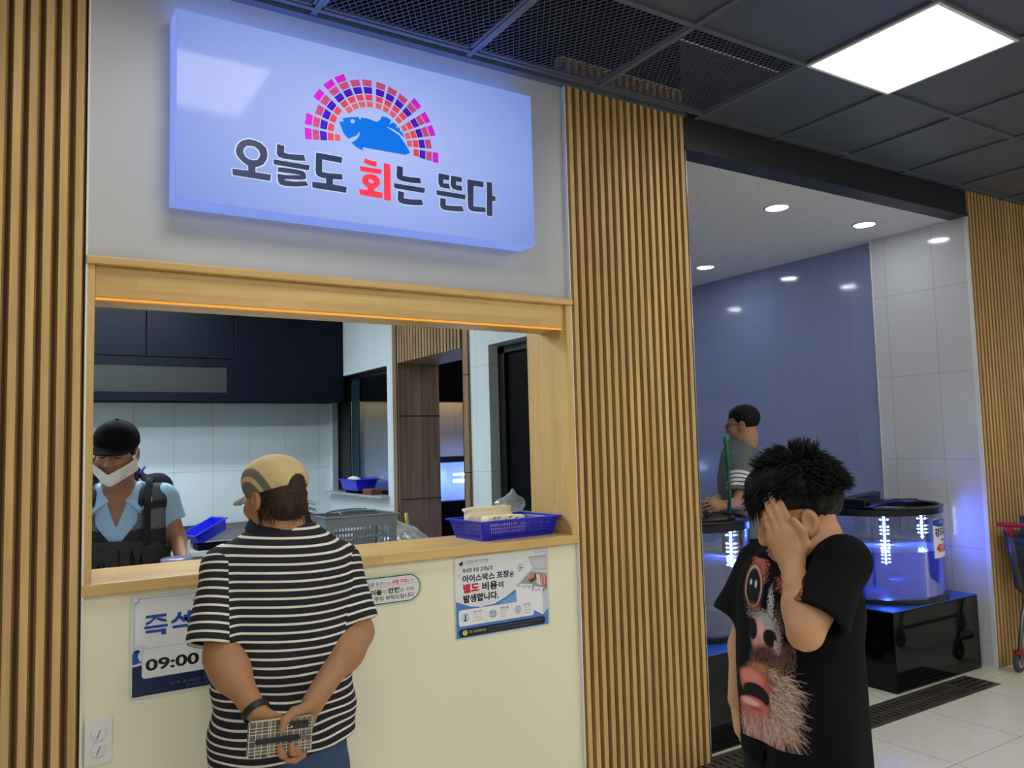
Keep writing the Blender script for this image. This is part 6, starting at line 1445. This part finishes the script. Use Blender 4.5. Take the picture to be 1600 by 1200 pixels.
# light blue polo with collar
p_secs = [(1.46, 0, 0, .06, .06), (1.405, 0, 0, .105, .085), (1.35, 0, 0, .170, .11), (1.2, 0, .01, .188, .130), (1.0, 0, .01, .178, .130), (.86, 0, 0, .178, .132)]
c_se1, c_se2 = at(268, 815, 3.85), c_sh2*.35+c_el2*.65
def vee(q, w, zb): return np.maximum(np.abs(q[:, 0])-np.clip((q[:, 2]-zb)*w, 0, .08), -q[:, 1])
def ck_polo(P):
    q = CF.loc(P); d = s_col(q, p_secs, 2.4); d = smax(d, q[:, 2]-1.425, .012); d = smax(d, .86-q[:, 2], .004)
    d = smin(d, np.minimum(s_cap(P, CF.pt(-.04, 0, 1.36), c_sh1, .058, .060), s_cap(P, CF.pt(.04, 0, 1.36), c_sh2, .058, .060)), .04)
    d = smin(d, np.minimum(cut_tube(P, c_sh1, c_se1, .062, .064, .010, .04), cut_tube(P, c_sh2, c_se2, .062, .064, .010, .04)), .03)+wob(P, 45, 5)*.003
    d = smax(d, -s_cap(P, ch.pt(0, -.03, -.05), CF.pt(0, .02, 1.35), .058, .058), .004)
    return smax(d, -vee(q, .36, 1.245), .004)
M_polo = plain('light_blue_cotton', srgb(150, 182, 212), .8, vary=.08, scale=30)
soft('polo_shirt', [(ck_polo, (.05, 3.55, .84), (.85, 4.15, 1.52), .006)], M_polo, ck)
cl = MB()
for s in (-1, 1):
    pts = [CF.pt(s*.070, -.040, 1.432), CF.pt(s*.088, .030, 1.418), CF.pt(s*.030, .098, 1.345), CF.pt(s*.090, .120, 1.300), CF.pt(s*.135, .090, 1.345), CF.pt(s*.118, .010, 1.395)]
    cl.add([tuple(p) for p in pts]+[tuple(p+CF.vec(0, .010, .012)) for p in pts], [(0, 1, 2, 3, 4, 5), (6, 11, 10, 9, 8, 7)]+[(i, (i+1) % 6, 6+(i+1) % 6, 6+i) for i in range(6)])
part('collar', cl, M_polo, ck)
def ck_vest(P):
    q = CF.loc(P); d = s_col(q, [(z, x, y, a+.010, b+.011) for z, x, y, a, b in p_secs], 2.4); d = smin(d, np.minimum(s_cap(P, CF.pt(-.04, 0, 1.365), c_sh1, .066, .066), s_cap(P, CF.pt(.04, 0, 1.365), c_sh2, .066, .066)), .04)
    d = smax(d, np.abs(q[:, 0])-.190, .01); d = smax(d, q[:, 2]-1.425, .01); d = smax(d, .88-q[:, 2], .004)
    d = smax(d, -s_cap(P, CF.pt(0, 0, 1.36), CF.pt(0, .02, 1.6), .098, .12), .006); d = smax(d, -vee(q, .78, 1.16), .006)
    return smax(d, -s_cap(P, c_sh1, c_el1, .052, .052), .004)+wob(P, 40, 6)*.002
def vest_band(P): q = CF.loc(P); return ((q[:, 2] > 1.235) & (q[:, 2] < 1.315) & (q[:, 1] > 0)).astype(np.float32)
def vest_mat():
    t = NT('vest_mesh'); a = t.new('ShaderNodeAttribute'); a.attribute_name = 'band'; o, v = t.xyz()
    f1 = t.math('ABSOLUTE', t.math('SUBTRACT', t.math('FRACT', t.math('DIVIDE', t.math('ADD', o[0], o[2]), .011)), .5)); f2 = t.math('ABSOLUTE', t.math('SUBTRACT', t.math('FRACT', t.math('DIVIDE', t.math('SUBTRACT', o[0], o[2]), .011)), .5))
    dot = t.math('LESS_THAN', t.math('MAXIMUM', f1, f2), .30); t.set(t.mix(t.math('MULTIPLY', dot, a.outputs['Fac']), srgb(13, 16, 30), srgb(150, 156, 166)), .75); return t.m
soft('vest', [(ck_vest, (.05, 3.50, .86), (.85, 4.15, 1.50), .006)], vest_mat(), ck, {'band': vest_band})
def ck_apron(P):
    q = CF.loc(P); d = s_col(q, [(z, x, y, a+.020, b+.022) for z, x, y, a, b in [(1.6, 0, 0, .16, .12)]+p_secs[2:]+[(.6, 0, .02, .19, .14), (.45, 0, .03, .20, .15)]], 2.4); d = np.abs(d)-.0035
    d = smax(d, -q[:, 1]+.005, .004); d = smax(d, q[:, 2]-1.195+.6*np.clip(np.abs(q[:, 0])-.13, 0, 1), .003); return smax(d, .45-q[:, 2], .003)+wob(P, 35, 7)*.0025
M_apron = plain('apron_black', srgb(22, 20, 20), .6, vary=.2, scale=12)
ap = soft('apron', [(ck_apron, (.05, 3.50, .43), (.85, 4.10, 1.24), .0065)], M_apron, ck)
def strap(P):
    q = CF.loc(P); d = s_col(q, [(z, x, y, a+.020, b+.022) for z, x, y, a, b in p_secs], 2.4); d = smin(d, np.minimum(s_cap(P, CF.pt(-.04, 0, 1.365), c_sh1, .076, .076), s_cap(P, CF.pt(.04, 0, 1.365), c_sh2, .076, .076)), .04); d = smax(d, q[:, 2]-1.445, .02)-.004
    return smax(smax(np.abs(d)-.005, np.abs(np.abs(q[:, 0])-.118)-.014, .002), np.maximum(1.17-q[:, 2], q[:, 2]-1.45), .002)
soft('apron_straps', [(strap, (.05, 3.50, 1.15), (.85, 4.15, 1.52), .0040)], plain('strap_grey', srgb(38, 37, 36), .8), ap)
wd = MB(); fit_text(wd, 'FAS', (.0, .030, .0, .014), lambda u, v: tuple(at(256+u*600*.62, 823-v*380, 3.688))); part('lettering', wd, K_pale, ck, recalc=False) if False else None
trousers(ck, CF, .92, .09, .17, .125, .60, plain('cook_trousers', srgb(34, 36, 44), .85), 0, .07, .06)
shoes(ck, CF, (-.10, .10), .0, M_shoe)
# --- a second worker bent over behind the cook, only the dark shoulder shows
wk = thing('person', 'worker in a dark jacket with blue piping standing close behind the cook', 'person', (.50, 4.78, 0))
WF = Frame((.50, 4.78, 0), (-.5, .86)); wh = Frame(at(172, 706, 4.7), (-.5, .86), 10)
w_sh, w_el, w_wr = at(246, 762, 4.74), np.array((.72, 4.96, 1.14), np.float32), np.array((.56, 5.22, 1.0), np.float32)
w_sh2 = np.array((.33, 4.66, 1.42), np.float32); w_el2 = np.array((.20, 4.86, 1.16), np.float32); w_wr2 = np.array((.26, 5.14, 1.0), np.float32)
wH1 = Hand(w_wr, (-.2, .9, -.2), (.1, .2, 1), -1); wH2 = Hand(w_wr2, (0, .95, -.2), (0, .2, 1), 1)
def wk_body(P):
    d = smin(sdf_head(wh.loc(P)), s_cap(P, wh.pt(0, -.03, -.07), WF.pt(0, 0, 1.40), .055, .06), .03); d = smin(d, s_cap(P, WF.pt(0, 0, 1.38), WF.pt(0, -.08, .9), .10, .11), .05)
    d = smin(d, np.minimum(chain(P, [w_sh, w_el, w_wr], [.05, .042, .03]), chain(P, [w_sh2, w_el2, w_wr2], [.05, .042, .03])), .03); d = smin(d, np.minimum(wH1.sdf(P), wH2.sdf(P)), .01)
    return smin(d, chain(mirror(WF.loc(P)), [(.09, -.08, .85), (.1, 0, .45), (.1, -.02, .08)], [.09, .055, .04], .03), .04)
soft('body', [(wk_body, (.0, 4.4, .02), (.95, 5.5, 1.8), .010)], M_skin_c, wk)
def wk_jacket(P):
    q = WF.loc(P); d = s_col(q, [(1.56, 0, .0, .05, .06), (1.50, 0, 0, .10, .10), (1.42, 0, 0, .18, .13), (1.2, 0, -.03, .20, .15), (.85, 0, -.08, .19, .15)], 2.4); d = smax(d, .85-q[:, 2], .01); d = smax(d, q[:, 2]-1.54, .02)
    d = smin(d, np.minimum(cut_tube(P, w_sh, w_el*.3+w_wr*.7, .072, .055), cut_tube(P, w_sh2, w_el2*.3+w_wr2*.7, .072, .055)), .04); return smin(d, np.minimum(chain(P, [w_sh, w_el], [.07, .06]), chain(P, [w_sh2, w_el2], [.07, .06])), .04)
soft('jacket', [(wk_jacket, (.0, 4.4, .8), (.95, 5.4, 1.62), .009)], plain('jacket_black', srgb(22, 24, 30), .8), wk)
pi_ = MB(); pi_.tube([tuple(hit(wk_jacket, u, v, 4.3, 5.2)) for u, v in ((219, 741), (223, 734), (227, 729))], .006, 8); part('piping', pi_, plain('piping_blue', srgb(40, 80, 200), .6), wk, smooth=True)
def wk_hair(P): q = wh.loc(P); d = s_ell(q, (0, -.016, .045), (.084, .102, .088))+wob(q, 90, 3)*.003; return smax(d, -.03-q[:, 2]+np.clip(q[:, 1], 0, 1)*.9, .006)
soft('hair', [(wk_hair, wh.o-.15, wh.o+.15, .006)], M_hair_k, wk)
trousers(wk, Frame(WF.pt(0, -.08, 0), (-.5, .86)), .92, .09, .17, .125, .60, plain('worker_trousers', srgb(40, 42, 48), .85)); shoes(wk, WF, (-.10, .10), -.06, M_shoe)
# ================================================================== man in the grey polo shirt by the tanks
gm = thing('person', 'man in a grey polo with four white sleeve bands between the fish tanks', 'person', (3.97, 3.58, 0))
GF = Frame((3.97, 3.58, 0), (-.58, .81)); gh_ = Frame(at(1160, 664, 3.54), (-.50, .87), 6)
g_sh1, g_el1, g_wr1 = at(1156, 733, 3.50), at(1157, 785, 3.43), at(1131, 790, 3.36)
g_sh2 = GF.pt(.18, 0, 1.44); g_el2 = GF.pt(.22, .10, 1.18); g_wr2 = g_wr1+np.array((-.03, .10, .0), np.float32)
gH1 = Hand(g_wr1, at(1118, 790, 3.36)-g_wr1, (.1, -.9, .5), 1, 1, [(.5, .6, .5)]*4); gH2 = Hand(g_wr2, (-.6, -.1, -.3), (-.1, .7, .5), -1, 1, [(.5, .6, .5)]*4)
g_secs = [(1.56, 0, 0, .06, .06), (1.50, 0, 0, .095, .08), (1.44, 0, 0, .14, .09), (1.3, 0, .01, .15, .10), (1.1, 0, .01, .14, .10), (.90, 0, 0, .135, .10), (.82, 0, 0, .13, .10)]
def gm_body(P):
    q = GF.loc(P); d = s_col(q, g_secs); d = smax(d, q[:, 2]-1.54, .02); d = smax(d, .82-q[:, 2], .02)
    d = smin(d, sdf_head(gh_.loc(P)), .02); d = smin(d, s_cap(P, gh_.pt(0, -.03, -.06), GF.pt(0, -.01, 1.46), .053, .06), .03)
    a = np.minimum(chain(P, [g_sh1, g_el1, g_wr1], [.048, .040, .029], .02), chain(P, [g_sh2, g_el2, g_wr2], [.048, .040, .029], .02)); d = smin(d, smin(a, np.minimum(gH1.sdf(P), gH2.sdf(P)), .01), .025)
    return smin(d, chain(mirror(q), [(.09, 0, .86), (.10, .02, .48), (.10, 0, .09)], [.09, .055, .04], .03), .03)
i0, i1 = gh_.o-.15, gh_.o+.15
soft('body', [(gm_body, (3.2, 3.05, .02), (4.35, 3.98, 1.82), .010, [(i0, i1)]), (gm_body, i0-.011, i1+.011, .0045)], M_skin_d, gm)
def gm_hair(P):
    q = gh_.loc(P); d = s_ell(q, (0, -.016, .044), (.084, .102, .086))+wob(q*V3(1, 1, .4), 150, 7)*.0022; low = np.where(q[:, 1] > .03, .050, np.where(q[:, 1] > -.005, -.012, -.070)+0*q[:, 1]) if False else np.where(q[:, 1] > .03, .048, -.070+np.clip(q[:, 1]+.05, 0, 1)*1.3); d = smax(d, low-q[:, 2], .008); d = smax(d, q[:, 1]-.072, .01)
    return smax(d, -s_ell(mirror(q), (.092, -.010, -.012), (.024, .024, .038)), .005)
soft('hair', [(gm_hair, i0-.02, i1+.02, .0045)], M_hair_k, gm)
gs_ = MB()
for s in (-1, 1):
    gs_.tube([tuple(gh_.pt(s*(.033+.022*math.cos(a)), .098-.006*math.cos(a), .0+.018*math.sin(a))) for a in np.linspace(0, 2*PI, 17)], .0016, 6); gs_.tube([tuple(gh_.pt(s*.055, .092, .004)), tuple(gh_.pt(s*.080, .03, .006)), tuple(gh_.pt(s*.084, -.008, .004))], .0016, 6)
gs_.tube([tuple(gh_.pt(x, .103, .004)) for x in (-.011, 0, .011)], .0016, 6); part('glasses', gs_, M_rim, gm, smooth=True)
q_secs = [(1.58, 0, -.01, .055, .055), (1.525, 0, -.008, .098, .085), (1.455, 0, 0, .160, .11), (1.3, 0, .01, .182, .13), (1.1, 0, .01, .172, .13), (.93, 0, 0, .178, .132)]
g_se1, g_se2 = at(1155, 771, 3.455), g_sh2*.25+g_el2*.75; dG = nrm(g_se1-g_sh1)
def gm_polo(P):
    q = GF.loc(P); d = s_col(q, q_secs, 2.4); d = smax(d, q[:, 2]-1.54, .012); d = smax(d, .93-q[:, 2], .004)
    d = smin(d, np.minimum(s_cap(P, GF.pt(-.04, 0, 1.455), g_sh1, .056, .060), s_cap(P, GF.pt(.04, 0, 1.455), g_sh2, .056, .060)), .04)
    d = smin(d, np.minimum(cut_tube(P, g_sh1, g_se1, .060, .066), cut_tube(P, g_sh2, g_se2, .060, .066)), .03)+wob(P, 40, 5)*.003
    return smax(d, -s_cap(P, gh_.pt(0, -.03, -.05), GF.pt(0, .01, 1.45), .057, .056), .004)
def gm_u(P):
    q = GF.loc(P); a, b = nrm(g_se1-g_sh1), nrm(g_se2-g_sh2); t = np.where(q[:, 0] < 0, -(P-g_se1)@a, -(P-g_se2)@b); return (t-.030)/.0265
def gm_m(P): return -np.minimum(s_cap(P, g_sh1, g_se1, .074, .080), s_cap(P, g_sh2, g_se2, .074, .080))
def band_mat():
    t = NT('grey_pique'); a = t.new('ShaderNodeAttribute'); a.attribute_name = 'u'; m = t.new('ShaderNodeAttribute'); m.attribute_name = 'smask'; u = a.outputs['Fac']
    w = t.math('MULTIPLY', t.math('MULTIPLY', t.math('GREATER_THAN', u, 0.0), t.math('LESS_THAN', u, 4.0)), t.math('MULTIPLY', t.math('LESS_THAN', t.math('FRACT', u), .64), t.math('GREATER_THAN', m.outputs['Fac'], 0.0)))
    t.set(t.mix(w, srgb(100, 106, 110), srgb(224, 226, 228)), .85, spec=.12); _, v = t.xyz(); t.bump(t.noise(v, 420, 2), .12, .001); return t.m
soft('polo_shirt', [(gm_polo, (3.30, 3.15, .9), (4.35, 3.95, 1.60), .0058)], band_mat(), gm, {'u': gm_u, 'smask': gm_m})
def gm_collar(P): q = GF.loc(P)-V3(0, -.012, 1.535); r = np.sqrt(q[:, 0]**2/1.06**2+q[:, 1]**2); z = q[:, 2]-.25*q[:, 1]*-1; return smax(np.abs(r-(.078-.4*z))-.005, np.abs(z)-.024, .005)
soft('collar', [(gm_collar, GF.pt(0, 0, 1.52)-.13, GF.pt(0, 0, 1.52)+.13, .0048)], plain('collar_grey', srgb(92, 98, 102), .8), gm)
trousers(gm, GF, .98, .09, .165, .125, .66, plain('dark_trousers', srgb(22, 23, 30), .85), 0, .07, .06); shoes(gm, GF, (-.10, .10), 0, M_shoe)
gp = thing('net_handle', 'green plastic handle held upright by the man in the grey polo', 'handle', tuple(at(1140, 790, 3.33)))
part('grip', MB().tube([tuple(at(1133, 682, 3.30)), tuple(at(1134, 690, 3.30)), tuple(at(1135, 700, 3.30)), tuple(at(1138, 735, 3.31))], [.010, .015, .012, .013], 12), plain('green_handle', srgb(16, 112, 62), .35), gp, smooth=True)
part('shaft', MB().tube([tuple(at(1138, 735, 3.31)), tuple(at(1140, 770, 3.32)), tuple(at(1140, 800, 3.33))], .011, 10), plain('green_shaft', srgb(16, 92, 54), .4), gp, smooth=True)
